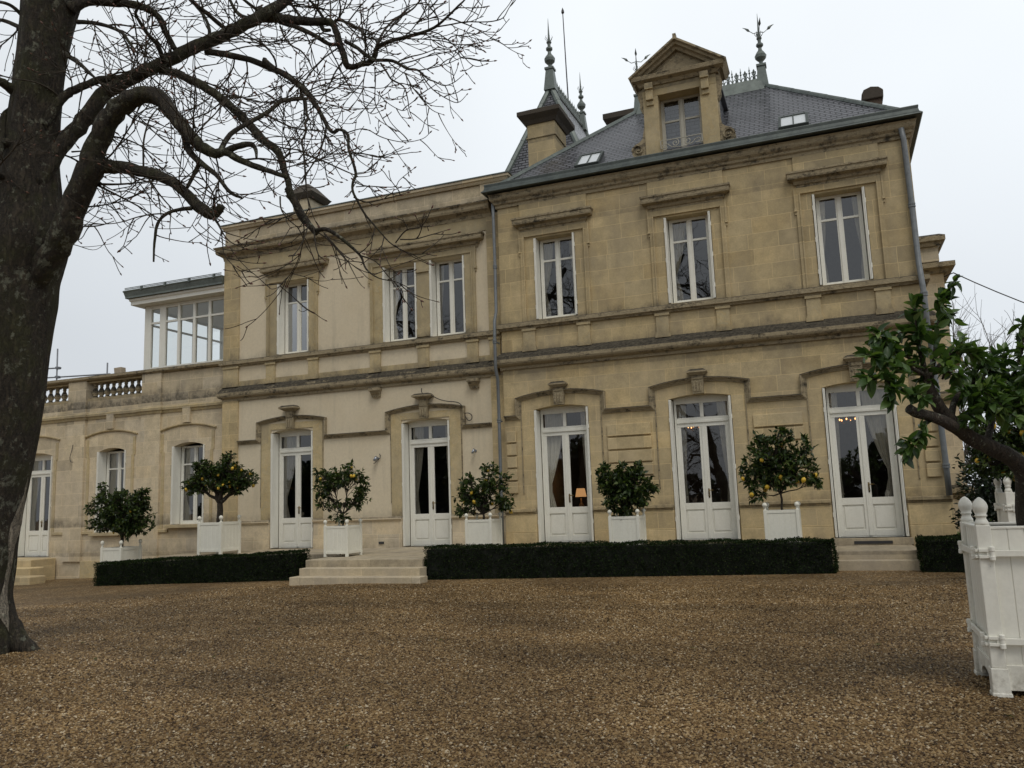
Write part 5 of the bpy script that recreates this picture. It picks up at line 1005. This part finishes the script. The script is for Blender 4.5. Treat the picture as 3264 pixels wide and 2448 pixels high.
citrus(c_of(5), .42, .022, [(-.1, 0, 1.2, .55, .5, .42, 72), (.35, 0, .95, .42, .42, .4, 46), (-.45, 0, .88, .35, .36, .38, 38), (0, 0, .75, .5, .45, .28, 40), (-.5, 0, .42, .22, .25, .14, 10), (.68, 0, .62, .14, .2, .16, 9), (.1, 0, 1.6, .3, .25, .12, 12), (.55, 0, 1.35, .2, .2, .2, 10), (-.3, 0, 1.55, .14, .2, .14, 7)], 12, .115, 17, 'tall lemon tree with bright fruits just left of the rightmost door', GT, 6, fs=1.35)

def big_planter(name, loc, w, h, label, sc=1.0):
    t = thing(name, loc, label, 'planter'); ps = .098; k = w/2-ps/2
    for sx, sy in ((-1, -1), (1, -1), (1, 1), (-1, 1)):
        m = MB(); m.taper(sx*k, sy*k, .20, h, ps/2, ps/2, ps/2, ps/2); m.taper(sx*k, sy*k, .0, .20, ps/2+.010, ps/2+.010, ps/2+.008, ps/2+.008); m.taper(sx*k, sy*k, .0, .03, ps/2+.018, ps/2+.018, ps/2+.014, ps/2+.014)
        p = m.build('post', 'white', t, bevel=.006)
        b = MB(); b.lathe([(.047, h-.002), (.047, h+.02), (.04, h+.035), (.033, h+.05), (.038, h+.062), (.043, h+.066), (.043, h+.072), (.036, h+.078), (.046, h+.10), (.053, h+.125), (.053, h+.14), (.045, h+.165), (.028, h+.188), (.01, h+.203), (.002, h+.206)], (sx*k, sy*k, 0), 20); b.build('ball_finial', 'white', p, smooth=True)
    for i in range(4):
        a = w/2-ps; m = MB(); n = 6; pw = 2*a/n
        for j in range(n): m.box(-a+pw*j+.003, -a+pw*(j+1)-.003, -.014, .012, .21, h-.03)
        m.box(-a, a, -.008, .008, .21, h-.03); m.box(-a, a, -.02, .03, h-.03, h-.012)
        r = a*.62; arc = [(r*math.cos(PI*q/10), .085*math.sin(PI*q/10)+.045) for q in range(11)]
        m.prism([(-a, .045), (-a, .22), (a, .22), (a, .045)]+arc, lambda p, q, u: (p, u, q), -.028, .0)
        o = m.build('panel', 'white', t, bevel=.0025); o.rotation_euler = (0, 0, i*PI/2); d = w/2-ps*.42; o.location = (d*math.sin(i*PI/2), -d*math.cos(i*PI/2), 0)
    MB().box(-w/2+ps*.6, w/2-ps*.6, -w/2+ps*.6, w/2-ps*.6, h-.16, h-.10).build('soil', 'soil', t)
    for z in (.39, 1.015):
        m = MB()
        for i in range(4):
            c, s = math.cos(i*PI/2), math.sin(i*PI/2); f = lambda x, y: (x*c-y*s, x*s+y*c)
            def rb(x0, x1, y0, y1, z0, z1):
                q = [f(x0, y0), f(x1, y0), f(x1, y1), f(x0, y1)]
                m.add([(x, y, z0) for x, y in q]+[(x, y, z1) for x, y in q], [(3, 2, 1, 0), (4, 5, 6, 7)]+[(j, (j+1) % 4, (j+1) % 4+4, j+4) for j in range(4)])
            rb(-w/2+.05, w/2-.05, -w/2-.018, -w/2+.002, z-.022, z+.022)
            for sg in (-1, 1):
                rb(min(sg*(w/2-.105), sg*(w/2+.0)), max(sg*(w/2-.105), sg*(w/2+.0)), -w/2-.022, -w/2-.0, z-.034, z-.012); rb(min(sg*(w/2-.105), sg*(w/2+.0)), max(sg*(w/2-.105), sg*(w/2+.0)), -w/2-.022, -w/2-.0, z+.012, z+.034)
                x, y = f(sg*(w/2-.085), -w/2-.022); m.lathe([(.015, -.052), (.02, -.046), (.02, -.018), (.016, -.016), (.016, .016), (.02, .018), (.02, .046), (.015, .052)], (x, y, z), 12)
        m.build('iron_strap', 'white', t, smooth=False, bevel=.002)
    return t
big_planter('orangery_planter', (1.375, 7.385, G0), .83, 1.22, 'large white panelled planter with ball finials in the right foreground')
o = big_planter('orangery_planter', (2.80, 14.43, G0), .83, 1.22, 'white planter with ball finials further back at the right, below the tree full of lemons'); o.scale = (1.05, 1.05, 1.145)
citrus((2.80, 14.43, -.25), .45, .05, [(-.3, 0, .95, .6, .6, .5, 90), (.3, 0, 1.05, .7, .6, .55, 110), (-.45, -.1, .55, .45, .45, .3, 50), (.3, -.1, .55, .5, .5, .3, 60), (.6, 0, 1.4, .5, .4, .3, 40)], 20, .085, 75, 'lemon tree crowded with yellow fruit behind the foreground branch', None, 8, mat='leaf', fs=1.3)

def near_tree():
    rng = np.random.default_rng(21)
    root = thing('orange_tree', (1.375, 7.385, -.42), 'large-leaved citrus leaning out of the foreground planter with a bent bare limb', 'citrus tree', world=True)
    m = MB()
    T = [(1.39, 7.43, -.78, .087), (1.38, 7.38, -.49, .081), (1.37, 7.34, -.2, .078), (1.37, 7.24, .0, .074), (1.34, 7.17, .11, .069), (1.25, 7.07, .2, .063), (1.11, 6.95, .27, .059), (.98, 6.83, .34, .055), (.87, 6.72, .44, .051), (.78, 6.64, .54, .047), (.73, 6.58, .65, .041), (.7, 6.54, .74, .033), (.68, 6.47, .85, .021), (.66, 6.42, 1.0, .012), (.65, 6.39, 1.18, .008), (.66, 6.4, 1.31, .004)]
    ST = [(1.02, 6.86, .32, .05), (.94, 6.81, .37, .05), (.81, 6.59, .44, .043), (.68, 6.42, .49, .038), (.59, 6.33, .51, .036), (.54, 6.28, .54, .034)]
    B = [[(.72, 6.55, .75, .02), (.77, 6.61, .93, .014), (.8, 6.65, 1.1, .01), (.85, 6.7, 1.26, .007), (.88, 6.69, 1.34, .004)], [(.69, 6.51, .79, .019), (.57, 6.33, .84, .012), (.47, 6.19, .87, .008), (.38, 6.10, .88, .006), (.29, 6.02, .91, .004)],
         [(.66, 6.47, .82, .016), (.56, 6.42, .95, .011), (.47, 6.31, 1.02, .008), (.38, 6.21, 1.09, .005)], [(.74, 6.57, .81, .016), (.85, 6.69, .93, .011), (.94, 6.77, 1.0, .007), (1.02, 6.85, 1.01, .004)],
         [(.55, 6.32, .84, .009), (.43, 6.14, .77, .006), (.34, 6.06, .74, .005), (.26, 6.02, .74, .003)], [(.46, 6.18, .83, .007), (.43, 6.08, .69, .005), (.41, 6.07, .59, .004)], [(.7, 6.49, .48, .011), (.63, 6.36, .41, .006), (.56, 6.3, .31, .004), (.51, 6.28, .26, .003)],
         [(.84, 6.7, .48, .028), (.91, 6.81, .65, .02), (1.04, 6.96, .74, .015), (1.17, 7.1, .84, .01), (1.28, 7.13, .93, .007), (1.31, 7.13, 1.0, .005)], [(1.09, 6.93, .3, .028), (1.19, 7.16, .5, .021), (1.29, 7.28, .68, .017), (1.39, 7.29, .85, .012), (1.47, 7.29, 1.06, .008), (1.48, 7.27, 1.23, .005)],
         [(1.04, 6.96, .74, .009), (1.08, 6.96, .83, .007), (1.14, 6.96, .92, .005)], [(.97, 6.83, .69, .01), (1.03, 6.76, .61, .008), (1.08, 6.68, .51, .005)], [(.7, 6.52, .59, .009), (.63, 6.38, .62, .006), (.58, 6.3, .64, .004)],
         [(1.27, 7.16, .65, .012), (1.32, 6.96, .7, .009), (1.4, 6.88, .75, .007)], [(.81, 6.64, .77, .009), (.84, 6.6, .82, .007), (.92, 6.58, .77, .004)], [(.52, 6.35, .91, .006), (.43, 6.34, .98, .005), (.37, 6.3, 1.02, .003)],
         [(1.1, 7.0, .6, .01), (1.16, 6.9, .66, .008), (1.22, 6.82, .62, .004)], [(1.2, 7.15, .52, .01), (1.26, 7.0, .5, .008), (1.33, 6.9, .45, .004)], [(1.34, 7.28, .75, .01), (1.45, 7.1, .8, .008), (1.55, 7.0, .78, .004)], [(1.0, 6.9, .55, .01), (1.08, 6.8, .55, .008), (1.16, 6.72, .52, .005)],
         [(1.22, 7.1, .5, .012), (1.3, 6.95, .62, .009), (1.38, 6.85, .72, .005)], [(1.3, 7.2, .6, .012), (1.42, 7.05, .66, .009), (1.52, 6.95, .7, .005)], [(1.15, 7.0, .5, .01), (1.22, 6.88, .56, .008), (1.3, 6.78, .58, .004)], [(.95, 6.8, .5, .01), (1.0, 6.72, .6, .008), (1.08, 6.7, .68, .004)]]
    def tb(p, n, j): m.tube(crv([q[:3] for q in p], 3), crv1([q[3] for q in p], 3), n, j)
    tb(T, 12, .1); tb(ST, 10, .12)
    P, D, L = [], [], []
    def dress(br, dens, l0):
        pts = crv([q[:3] for q in br], 5); n = len(pts)
        for i in range(n-1):
            if i < n*.18: continue
            a = pts[i]; t = (pts[i+1]-a); k = dens*t.length*(.6+.8*i/n)
            for _ in range(int(k)+(rng.random() < k % 1)):
                d = t.normalized()*.55+Vector(rng.normal(0, .75, 3)); P.append(a+t*rng.random()); D.append(d); L.append(l0*rng.uniform(.6, 1.2))
        for _ in range(4): P.append(pts[-1]); D.append(t.normalized()+Vector(rng.normal(0, .5, 3))); L.append(l0*rng.uniform(.5, .9))
    for b in B+[T[9:]]:
        tb(b, 6, 0); dress(b, 105 if len(b) > 3 else 85, .115)
        pts = crv([q[:3] for q in b], 4)
        for _ in range(3 if b[0][3] > .009 else 2):
            i = rng.integers(len(pts)//3, len(pts)-1); t = (pts[i+1]-pts[i]).normalized(); d = (t*.5+Vector(rng.normal(0, .6, 3))).normalized(); s = (.10+.12*rng.random())*(1 if pts[i].x > .62 else .45)
            e = pts[i]+d*s; c = [(*pts[i], .005), (*(pts[i]+d*s*.5+Vector((0, 0, .012))), .004), (*e, .003)]; tb(c, 4, 0); dress(c, 80, .105)
    m.build('trunk', 'citrus_bark', root, smooth=True); L = np.array(L)
    o = leaves('foliage', P, D, L, L*.46, 'leaf_near', root, rng, True)
def crv(p, k):
    """Catmull-Rom through the points, k steps a span"""
    p = [Vector(q) for q in p]; o = []
    for i in range(len(p)-1):
        a, b, c, d = p[max(0, i-1)], p[i], p[i+1], p[min(len(p)-1, i+2)]
        for j in range(k):
            t = j/k; o.append(.5*((2*b)+(c-a)*t+(2*a-5*b+4*c-d)*t*t+(3*b-a-3*c+d)*t**3))
    return o+[p[-1]]
def crv1(r, k): return [r[i]+(r[i+1]-r[i])*j/k for i in range(len(r)-1) for j in range(k)]+[r[-1]]
near_tree()

# ---------------------------------------------------------------- clipped hedges
def hedge(c, zb, zt, label, seed):
    """c: four plan corners front-left, front-right, back-right, back-left; zb, zt: heights at left and right"""
    rng = np.random.default_rng(seed); c = [np.array(p, float) for p in c]
    x0, x1 = c[0][0], c[1][0]; root = thing('box_hedge', ((x0+x1)/2, (c[0][1]+c[2][1])/2, zb[1]), label, 'hedge', world=True)
    zl = lambda x, z: z[0]+(z[1]-z[0])*(x-x0)/(x1-x0)
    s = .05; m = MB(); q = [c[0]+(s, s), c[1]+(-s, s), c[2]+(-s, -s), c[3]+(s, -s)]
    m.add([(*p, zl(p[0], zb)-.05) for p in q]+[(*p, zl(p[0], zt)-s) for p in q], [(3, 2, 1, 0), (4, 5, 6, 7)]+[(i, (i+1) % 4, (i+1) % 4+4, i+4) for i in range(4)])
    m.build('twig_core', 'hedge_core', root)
    P, D = [], []
    def face(n, a, b, nrm, top):
        u, v = rng.random(n), rng.random(n)
        if top: p = (c[0]*(1-u)[:, None]+c[1]*u[:, None])*(1-v)[:, None]+(c[3]*(1-u)[:, None]+c[2]*u[:, None])*v[:, None]; z = zl(p[:, 0], zt)
        else: p = a*(1-u)[:, None]+b*u[:, None]; z = zl(p[:, 0], zb)*(1-v)+zl(p[:, 0], zt)*v
        bump = np.array([noise.noise(Vector((x*2.1, y*2.1, k*2.1)))*.045+noise.noise(Vector((x*9, y*9, k*9)))*.03 for (x, y), k in zip(p, z)])
        q = np.column_stack([p, z])+nrm*(bump-rng.random(n)**2*.05)[:, None]
        P.append(q); D.append(nrm*.55+rng.normal(0, .6, (n, 3))+np.array([0, 0, .25]))
    Lf = np.linalg.norm(c[1]-c[0]); Ld = np.linalg.norm(c[2]-c[1]); h = zt[1]-zb[1]; de = 3600
    face(int(Lf*h*de), c[0], c[1], np.array([0, -1.0, 0]), False); face(int(Ld*h*de), c[1], c[2], np.array([1.0, 0, 0]), False); face(int(Ld*h*de), c[0], c[3], np.array([-1.0, 0, 0]), False)
    face(int(Lf*h*de*.3), c[3], c[2], np.array([0, 1.0, 0]), False); face(int(Lf*Ld*de), None, None, np.array([0, 0, 1.0]), True)
    P, D = np.vstack(P), np.vstack(D); n = len(P); L = rng.uniform(.02, .042, n); leaves('foliage', P, D, L, L*.6, 'hedge', root, rng)
hedge([(-18.0, 16.15), (-11.45, 15.72), (-11.45, 16.3), (-18.0, 16.75)], (-1.81, -1.62), (-1.22, -.965), 'left clipped box hedge, between the side steps and the wide steps', 1)
hedge([(-7.88, 15.12), (-.07, 16.34), (-.07, 16.88), (-7.88, 15.72)], (-1.53, -1.53), (-.872, -.915), 'long clipped box hedge in front of the terrace, ending at the right door', 2)
hedge([(1.37, 16.55), (2.9, 16.45), (2.9, 17.1), (1.37, 17.2)], (-1.53, -1.53), (-.93, -.93), 'short clipped hedge right of the door steps, partly behind the foreground planter', 3)

# ---------------------------------------------------------------- the old chestnut
def chestnut():
    rr = random.Random(4)
    root = thing('chestnut_tree', (-9.5, 6.76, G0), 'old bare horse chestnut with thick mossy trunk and arching limbs at the left', 'tree', world=True)
    tr = [(q[0], q[1], q[2]) for q in LIMBS[0]]; pts = crv(tr, 8); rad = crv1([q[3] for q in LIMBS[0]], 8); n = 56; V = []
    def surf(i, a, off=0.0):
        p, r = pts[i], rad[i]; d = Vector((math.cos(a), math.sin(a), 0))
        f = .07*noise.noise(Vector((math.cos(a)*1.6, math.sin(a)*1.6, p.z*.45)))+.055*noise.noise(Vector((math.cos(a)*5, math.sin(a)*5, p.z*.9+7)))+.03*noise.noise(Vector((math.cos(a)*13, math.sin(a)*13, p.z*3+3)))
        if p.z < -.7: f += (-.7-p.z)*.32*max(0, math.sin(a*4+1.0))**2
        return p+d*(r*(1+f)+off)
    for i in range(len(pts)): V += [surf(i, 2*PI*j/n) for j in range(n)]
    k = len(pts); m = MB(); m.add(V, [(i*n+j, i*n+(j+1) % n, (i+1)*n+(j+1) % n, (i+1)*n+j) for i in range(k-1) for j in range(n)])
    m.tube(crv([(-9.45, 6.9, -.75), (-9.2, 6.98, -1.18), (-8.98, 7.05, -1.42), (-8.72, 7.12, -1.58)], 4), crv1([.20, .18, .12, .04], 4), 12, .3)
    trunk = m.build('trunk', 'bark', root, smooth=True)
    # long strip where the bark has come away
    zs = [i for i in range(k) if -1.3 < pts[i].z < .5]; m = MB(); rows = []
    for i in zs:
        z = pts[i].z; t = (z+1.3)/1.8; w = .10+.17*math.exp(-((z+.05)/.3)**2)+.10*math.exp(-((z+1.1)/.3)**2); w *= min(1, (1-t)*6, t*8); c = .62-.42*(1-t)**1.5+.05*math.sin(z*7)
        rows.append([surf(i, c+w*(q/5-1)+.03*noise.noise(Vector((q, z*6, 0))), .012*math.sin(PI*q/10)+.002) for q in range(11)])
    m.add([p for r in rows for p in r], [(i*11+q, i*11+q+1, (i+1)*11+q+1, (i+1)*11+q) for i in range(len(rows)-1) for q in range(10)]); m.build('bare_wood', 'wood', trunk, smooth=True)
    lm = MB(); tw = MB(); bd = MB()
    def bud(p, d):
        s = rr.uniform(.55, 1.1); d = d.normalized(); bd.tube([p, p+d*.012*s, p+d*.028*s, p+d*.045*s], [.004, .010*s, .008*s, .001], 5)
    def twig(p, d, L, r, depth):
        n = max(6, int(L/.06)); q = p.copy(); P = [q.copy()]; Rr = [r]; dr = d.normalized(); s = L/n; kids = []
        ax = Vector((rr.gauss(0, 1), rr.gauss(0, 1), rr.gauss(0, .35))); ax = ax-dr*ax.dot(dr); ax = ax.normalized()*rr.uniform(.12, .36)*(.075/s if s > .075 else 1); side = -1
        for i in range(n):
            t = i/n; wob = Vector((rr.gauss(0, .04), rr.gauss(0, .04), rr.gauss(0, .035)))
            g = -.10*rr.random() if t < .45 else .13*t
            dr = (dr+ax*(1-1.9*t)+wob+Vector((0, 0, g))).normalized(); q = q+dr*s; P.append(q.copy()); Rr.append(max(.0042, r*(1-.6*(i+1)/n)))
            if i > 0 and depth < 2 and rr.random() < (.42 if depth == 0 else .22):
                side = -side; o = dr.cross(Vector((rr.gauss(0, .3), rr.gauss(0, .3), 1))).normalized()*side
                kids.append((q.copy(), (dr*rr.uniform(.7, 1.2)+o*rr.uniform(.4, .9)+Vector((0, 0, rr.uniform(-.35, .3)))).normalized(), L*rr.uniform(.3, .62), max(.005, r*.66)))
        tw.tube(P, Rr, 4 if r < .012 else 5)
        if rr.random() < .8: bud(q, dr)
        for kd in kids: twig(*kd[:4], depth+1)
    for li, lb in enumerate(LIMBS[1:]):
        k = 4; P = crv([q[:3] for q in lb], k); rd = crv1([q[3] for q in lb], k); big = max(rd) > .02
        for i in range(1, len(P)-1):
            if rd[i] > .03: P[i] = P[i]+Vector((rr.gauss(0, 1), rr.gauss(0, 1), rr.gauss(0, 1)))*rd[i]*.06
        (lm if big else tw).tube(P, rd, 12 if max(rd) > .08 else 8 if big else 5, .16 if big else 0)
        if not big: bud(P[-1], P[-1]-P[-2])
        acc = 0.0; n = len(P)
        for i in range(1, n-1):
            sg = (P[i+1]-P[i]); acc += sg.length
            sp = .155 if rd[i] < .05 else .21 if rd[i] < .09 else .40
            if P[i].z < 4.6 and P[i].x > -7.3: sp *= 1.7
            if rd[i] < .012: sp = .16
            while acc > sp:
                acc -= sp*rr.uniform(.7, 1.5); t = sg.normalized()
                d = t.orthogonal(); d.rotate(Matrix.Rotation(rr.uniform(0, 2*PI), 3, t)); d = d*.7+t*rr.uniform(.4, 1.1)+Vector((0, 0, rr.uniform(-.3, .3)))
                L = rr.uniform(.3, 1.35)*(1 if rd[i] > .03 else .62 if rd[i] > .014 else .36); twig(P[i]+sg*rr.random()*.5, d, L, rr.uniform(.008, .0125) if L > .5 else .007, 0 if L > .4 else 1)
    lm.build('limbs', 'bark', root, smooth=True); tag(tw.build('twigs', 'twig', root, smooth=True), kind='stuff'); tag(bd.build('buds', 'bud', root, smooth=True), kind='stuff')
    return root
tree = chestnut()
tree_refl = 'bare chestnut standing behind the viewer, seen only mirrored in the window panes'
for x, y, rz, s in ((-20.5, -9, .05, 1.75), (-13.5, -10, .1, 1.75), (-5.35, -8.5, 3.2, .62), (-32, -9, .0, 1.75)):
    c = copy_tree(tree); c.location = (x, y, G0); c.rotation_euler = (0, 0, rz); c.scale = (s, s, s); c['label'] = tree_refl; c['group'] = 'bare trees mirrored in the panes'
# ---------------------------------------------------------------- greenery and trees further off
def shrub(name, loc, blobs, n, ll, label, cat, mat, seed, trunk=None):
    rng = np.random.default_rng(seed); root = thing(name, loc, label, cat); P, D = [], []; m = MB()
    for bx, by, bz, rx, ry, rz in blobs:
        k = int(n*rx*rz/sum(b[3]*b[5] for b in blobs)); cl = rng.normal(0, 1, (max(6, k//22), 3)); cl = unit(cl)*(.45+.55*rng.random((len(cl), 1))**.5)
        q = cl[rng.integers(len(cl), size=k)]*np.array([rx, ry, rz])+rng.normal(0, 1, (k, 3))*np.array([rx, ry, rz])*.13
        P.append(q+np.array([bx, by, bz])); D.append(unit(q)+rng.normal(0, .6, (k, 3))); m.tube([(0, 0, 0), (bx*.5, by*.5, bz*.6), (bx, by, bz)], [trunk or .03, (trunk or .03)*.6, .01], 6)
    m.build('trunk' if trunk and trunk > .05 else 'stem', 'citrus_bark', root, smooth=True)
    P, D = np.vstack(P), np.vstack(D); L = rng.uniform(.7, 1.3, len(P))*ll; leaves('foliage', P, D, L, L*.5, mat, root, rng); return root
shrub('laurel_shrub', (2.95, 17.4, G0), [(-.25, 0, .7, .55, .5, .75), (.35, 0, .9, .65, .5, .85), (-.1, 0, 1.7, .55, .45, .6), (.6, 0, 1.8, .7, .5, .65), (1.1, 0, .8, .6, .5, .8)], 11000, .10, 'tall dark evergreen shrub against the wall behind the lemon-laden tree', 'shrub', 'dark_leaf', 31)
shrub('garden_shrub', (3.0, 20.5, G0), [(0, 0, .35, .5, .5, .35), (.5, 0, .5, .5, .5, .45), (-.2, 0, .3, .4, .4, .3)], 1500, .08, 'low light green shrub at the foot of the right corner', 'shrub', 'leaf_near', 32)
shrub('evergreen_thicket', (6.2, 24, G0), [(-2.2, 0, 1.2, 1.1, .8, 1.2), (-.6, 0, 1.5, 1.2, .8, 1.5), (.9, 0, 1.7, 1.2, .8, 1.7), (2.4, 0, 1.5, 1.2, .8, 1.5)], 9000, .16, 'dark evergreen thicket beyond the right corner of the house', 'bushes', 'dark_leaf', 34)
shrub('cedar_tree', (9.6, 38, G0), [(0, 0, 3, 2.2, 2, 2.2), (.2, 0, 5.2, 1.7, 1.6, 1.7), (-.6, 0, 4.2, 1.4, 1.3, 1.0), (.4, 0, 7, 1.0, 1.0, 1.2), (1.6, 0, 4.5, 1.5, 1.4, 1.8)], 9000, .22, 'dark evergreen tree rising behind the citrus at the right edge', 'tree', 'dark_leaf', 33, .2)
def bare_tree():
    rr = random.Random(9); root = thing('bare_tree', (4.7, 40, G0), 'distant leafless tree fanning out beyond the right corner of the house', 'tree'); t = MB(); b = MB()
    def grow(p, d, L, r, dep):
        n = 5; P = [p]; q = p.copy(); Rr = [r]
        for i in range(n):
            d = (d+Vector((rr.gauss(0, .1), rr.gauss(0, .1), rr.gauss(.04, .07)))).normalized(); q = q+d*L/n; P.append(q.copy()); Rr.append(max(.006, r*(1-.5*(i+1)/n)))
            if dep < 3 and i > 0:
                for _ in range(2 if dep < 3 else 1):
                    e = (d*.85+Vector((rr.gauss(0, .5), rr.gauss(0, .5), rr.gauss(.1, .4)))).normalized(); grow(q.copy(), e, L*rr.uniform(.45, .7), max(.006, r*.45), dep+1)
        (t if dep == 0 else b).tube(P, Rr, 6 if dep == 0 else 3)
    grow(Vector((0, 0, 0)), Vector((.1, 0, 1)), 3.4, .16, 0)
    for k in range(5): grow(Vector((.3, 0, 3.2+.25*k)), Vector((.25+.22*k, rr.gauss(0, .2), 1.0-.14*k)), 3.6, .06, 1)
    t.build('trunk', 'far_twig', root, smooth=True); b.build('crown', 'far_twig', root)
bare_tree()
def wood():
    """the dark belt of evergreens across the park behind the viewer, mirrored in the doors"""
    rng = np.random.default_rng(77); P = []; D = []
    spots = [(rng.uniform(-75, 40), rng.uniform(1.9, 3.4)) for _ in range(55)]+[(x+rng.uniform(-2.2, 2.2), rng.uniform(5, 9.5)) for x in (-24, -24, -24, 6, 6.5, -43, -44, -60, -62) for _ in range(3)]
    for x, h in spots:
        y = rng.uniform(-52, -44); k = int(110*h)
        q = unit(rng.normal(0, 1, (k, 3)))*(.5+.5*rng.random((k, 1))**.4)*np.array([rng.uniform(2, 3.6), 2.2, h*.5])
        P.append(q+np.array([x, y, G0+h*.5])); D.append(unit(q)+rng.normal(0, .5, (k, 3)))
    P, D = np.vstack(P), np.vstack(D); L = rng.uniform(.5, 1.1, len(P)); o = leaves('distant_wood', P, D, L, L*.8, 'dark_leaf', None, rng)
    tag(o, 'dark belt of evergreens behind the viewer, mirrored in the door panes', 'wood', kind='stuff')
wood()

# ---------------------------------------------------------------- small things
def extras():
    t = thing('scaffold', (-24.3, 21, 3.6), 'grey scaffold poles standing on the flat roof beyond the balustrade', 'scaffold', world=True)
    for a, b in (((-25.49, 21, 3.6), (-25.53, 21, 6.0)), ((-23.12, 21, 3.6), (-23.12, 21, 5.26)), ((-26.6, 21.06, 5.36), (-25.4, 21.06, 5.30)), ((-26.6, 21.06, 5.02), (-23.05, 21.06, 4.87)), ((-26.6, 21.06, 4.72), (-25.38, 21.06, 4.72))):
        m = MB(); m.tube([a, b], .026, 8); m.build('pole', 'steel', t, smooth=True)
    for z in (5.3, 4.97, 4.72):
        MB().box(-25.57, -25.44, 20.96, 21.1, z-.04, z+.04).build('clamp', 'steel', t)
    m = MB(); m.prism([(-21.22, 4.5), (-20.93, 4.5), (-20.95, 4.71), (-21.25, 4.70)], lambda p, q, u: (p, u, q), 19.55, 19.75); tag(m.build('stone_block', 'card', bevel=.01), 'pale loose stone block lying on the balustrade beside the glazed veranda', 'block')
    m = MB(); a, b = Vector((3.8, 26.3, 6.14)), Vector((14, 25, 2.0)); P = [a.lerp(b, i/20)-Vector((0, 0, .9*4*(i/20)*(1-i/20))) for i in range(21)]; m.tube(P, .016, 5)
    m.tube([Vector((3.3, 27, 6.1)), a], .016, 5); tag(m.build('overhead_wire', 'wire', smooth=True), 'dark overhead wire sagging from the right corner of the house', 'wire')
    for x, z, lab in ((-11.38, 1.27, 'larger round spotlight on the cream wall, above the thin open lemon tree'), (-8.5, 1.32, 'small grey spotlight on the cream wall beside the drainpipe')):
        t = thing('wall_spotlight', (x, 19.3, z), lab, 'spotlight', 'wall spotlights')
        m = MB(); m.lathe([(.035, 0), (.035, .02)], (0, 0, 0), 10); o = m.build('mount', 'chrome', t); o.rotation_euler = (PI/2, 0, 0)
        m = MB(); m.tube([(0, -.02, 0), (0, -.06, .0), (0, -.09, -.02)], .012, 6); m.build('arm', 'chrome', t)
        big = x < -10; m = MB(); m.tube([(.0, -.10, .05), (-.01, -.12, .0), (-.03, -.15, -.07)], [.035, .045, .05] if big else [.02, .03, .034], 10); m.build('head', 'chrome', t, smooth=True)
        if big: m = MB(); m.tube([(.05, -.02, .12), (.09, -.03, .07), (.07, -.03, 0), (.02, -.03, -.02), (-.06, -.04, -.11), (-.12, -.05, -.13)], .009, 5); m.build('cable', 'wire', t, smooth=True)
    m = MB(); P = [(-9.93, 19.12, 3.05), (-9.92, 19.12, 2.92), (-9.72, 19.1, 2.88), (-9.5, 19.2, 2.74), (-9.25, 19.22, 2.66), (-9.0, 19.22, 2.62), (-8.86, 19.22, 2.55), (-8.78, 19.24, 2.42), (-8.76, 19.26, 2.26), (-8.7, 19.24, 2.16), (-8.62, 19.2, 2.10), (-8.54, 19.2, 2.14), (-8.54, 19.2, 2.24), (-8.64, 19.22, 2.30), (-8.76, 19.24, 2.30)]
    m.tube(crv(P, 4), .012, 5); tag(m.build('loose_cable', 'wire', smooth=True), 'thin dark cable looping off the keystone over the door above the wide steps', 'cable')
    m = MB(); P = [(-22.72, 19.40, 2.3), (-22.74, 19.38, 2.1), (-22.78, 19.36, 1.9), (-22.74, 19.36, 1.76), (-22.66, 19.38, 1.74)]; m.tube(crv(P, 4), .010, 5); tag(m.build('wall_hook', 'wire', smooth=True), 'thin bent wire hanging on the pale wall of the low wing near the trunk', 'wire')
    # lit lamps inside
    t = thing('table_lamp', (-6.35, 20.9, -.45), 'lit table lamp with orange shade inside the leftmost door of the main block', 'lamp')
    m = MB(); m.lathe([(.05, 0), (.09, .1), (.10, .22), (.05, .32), (.02, .36), (.02, .46)], (.14, 0, 0), 12); m.build('base', 'lamp_base', t, smooth=True)
    m = MB(); m.taper(.14, 0, .50, .72, .12, .12, .085, .085); m.build('lamp_shade', 'lamp_shade', t)
    tt = thing('side_table', (-6.2, 20.95, -1.06), 'small dark table under the lit lamp inside the house', 'table'); m = MB(); m.box(-.45, .5, -.3, .3, .56, .61)
    for sx in (-.4, .45):
        for sy in (-.25, .25): m.box(sx-.02, sx+.02, sy-.02, sy+.02, 0, .56)
    m.build('table_top', 'room', tt)
    l = bpy.data.lights.new('lamp_glow', 'POINT'); l.energy = 5; l.color = (1, .5, .2); l.shadow_soft_size = .06; lo = bpy.data.objects.new('lamp_glow', l); COL.objects.link(lo); lo.parent = t; lo.location = (.14, -.0, .95)
    for x, z, lab in ((-3.06, 1.56, 'small lit chandelier seen through the middle door of the main block'), (.47, 1.50, 'small lit chandelier seen through the rightmost door')):
        t = thing('chandelier', (x, 20.7, z), lab, 'chandelier', 'lit chandeliers'); m = MB(); m.tube([(0, 0, .2), (0, 0, 1.4)], .008, 5); m.ball((0, 0, .12), .05, 8); b = MB()
        for k in range(6):
            a = k*PI/3+.3; c, s = math.cos(a), math.sin(a); m.tube([(0, 0, .1), (.1*c, .1*s, .02), (.2*c, .2*s, .06), (.2*c, .2*s, .1)], .008, 4); b.ball((.2*c, .2*s, .12), .016, 6, (1, 1, 1.6))
        m.build('frame', 'brass', t); b.build('bulbs', 'bulb', t)
extras()
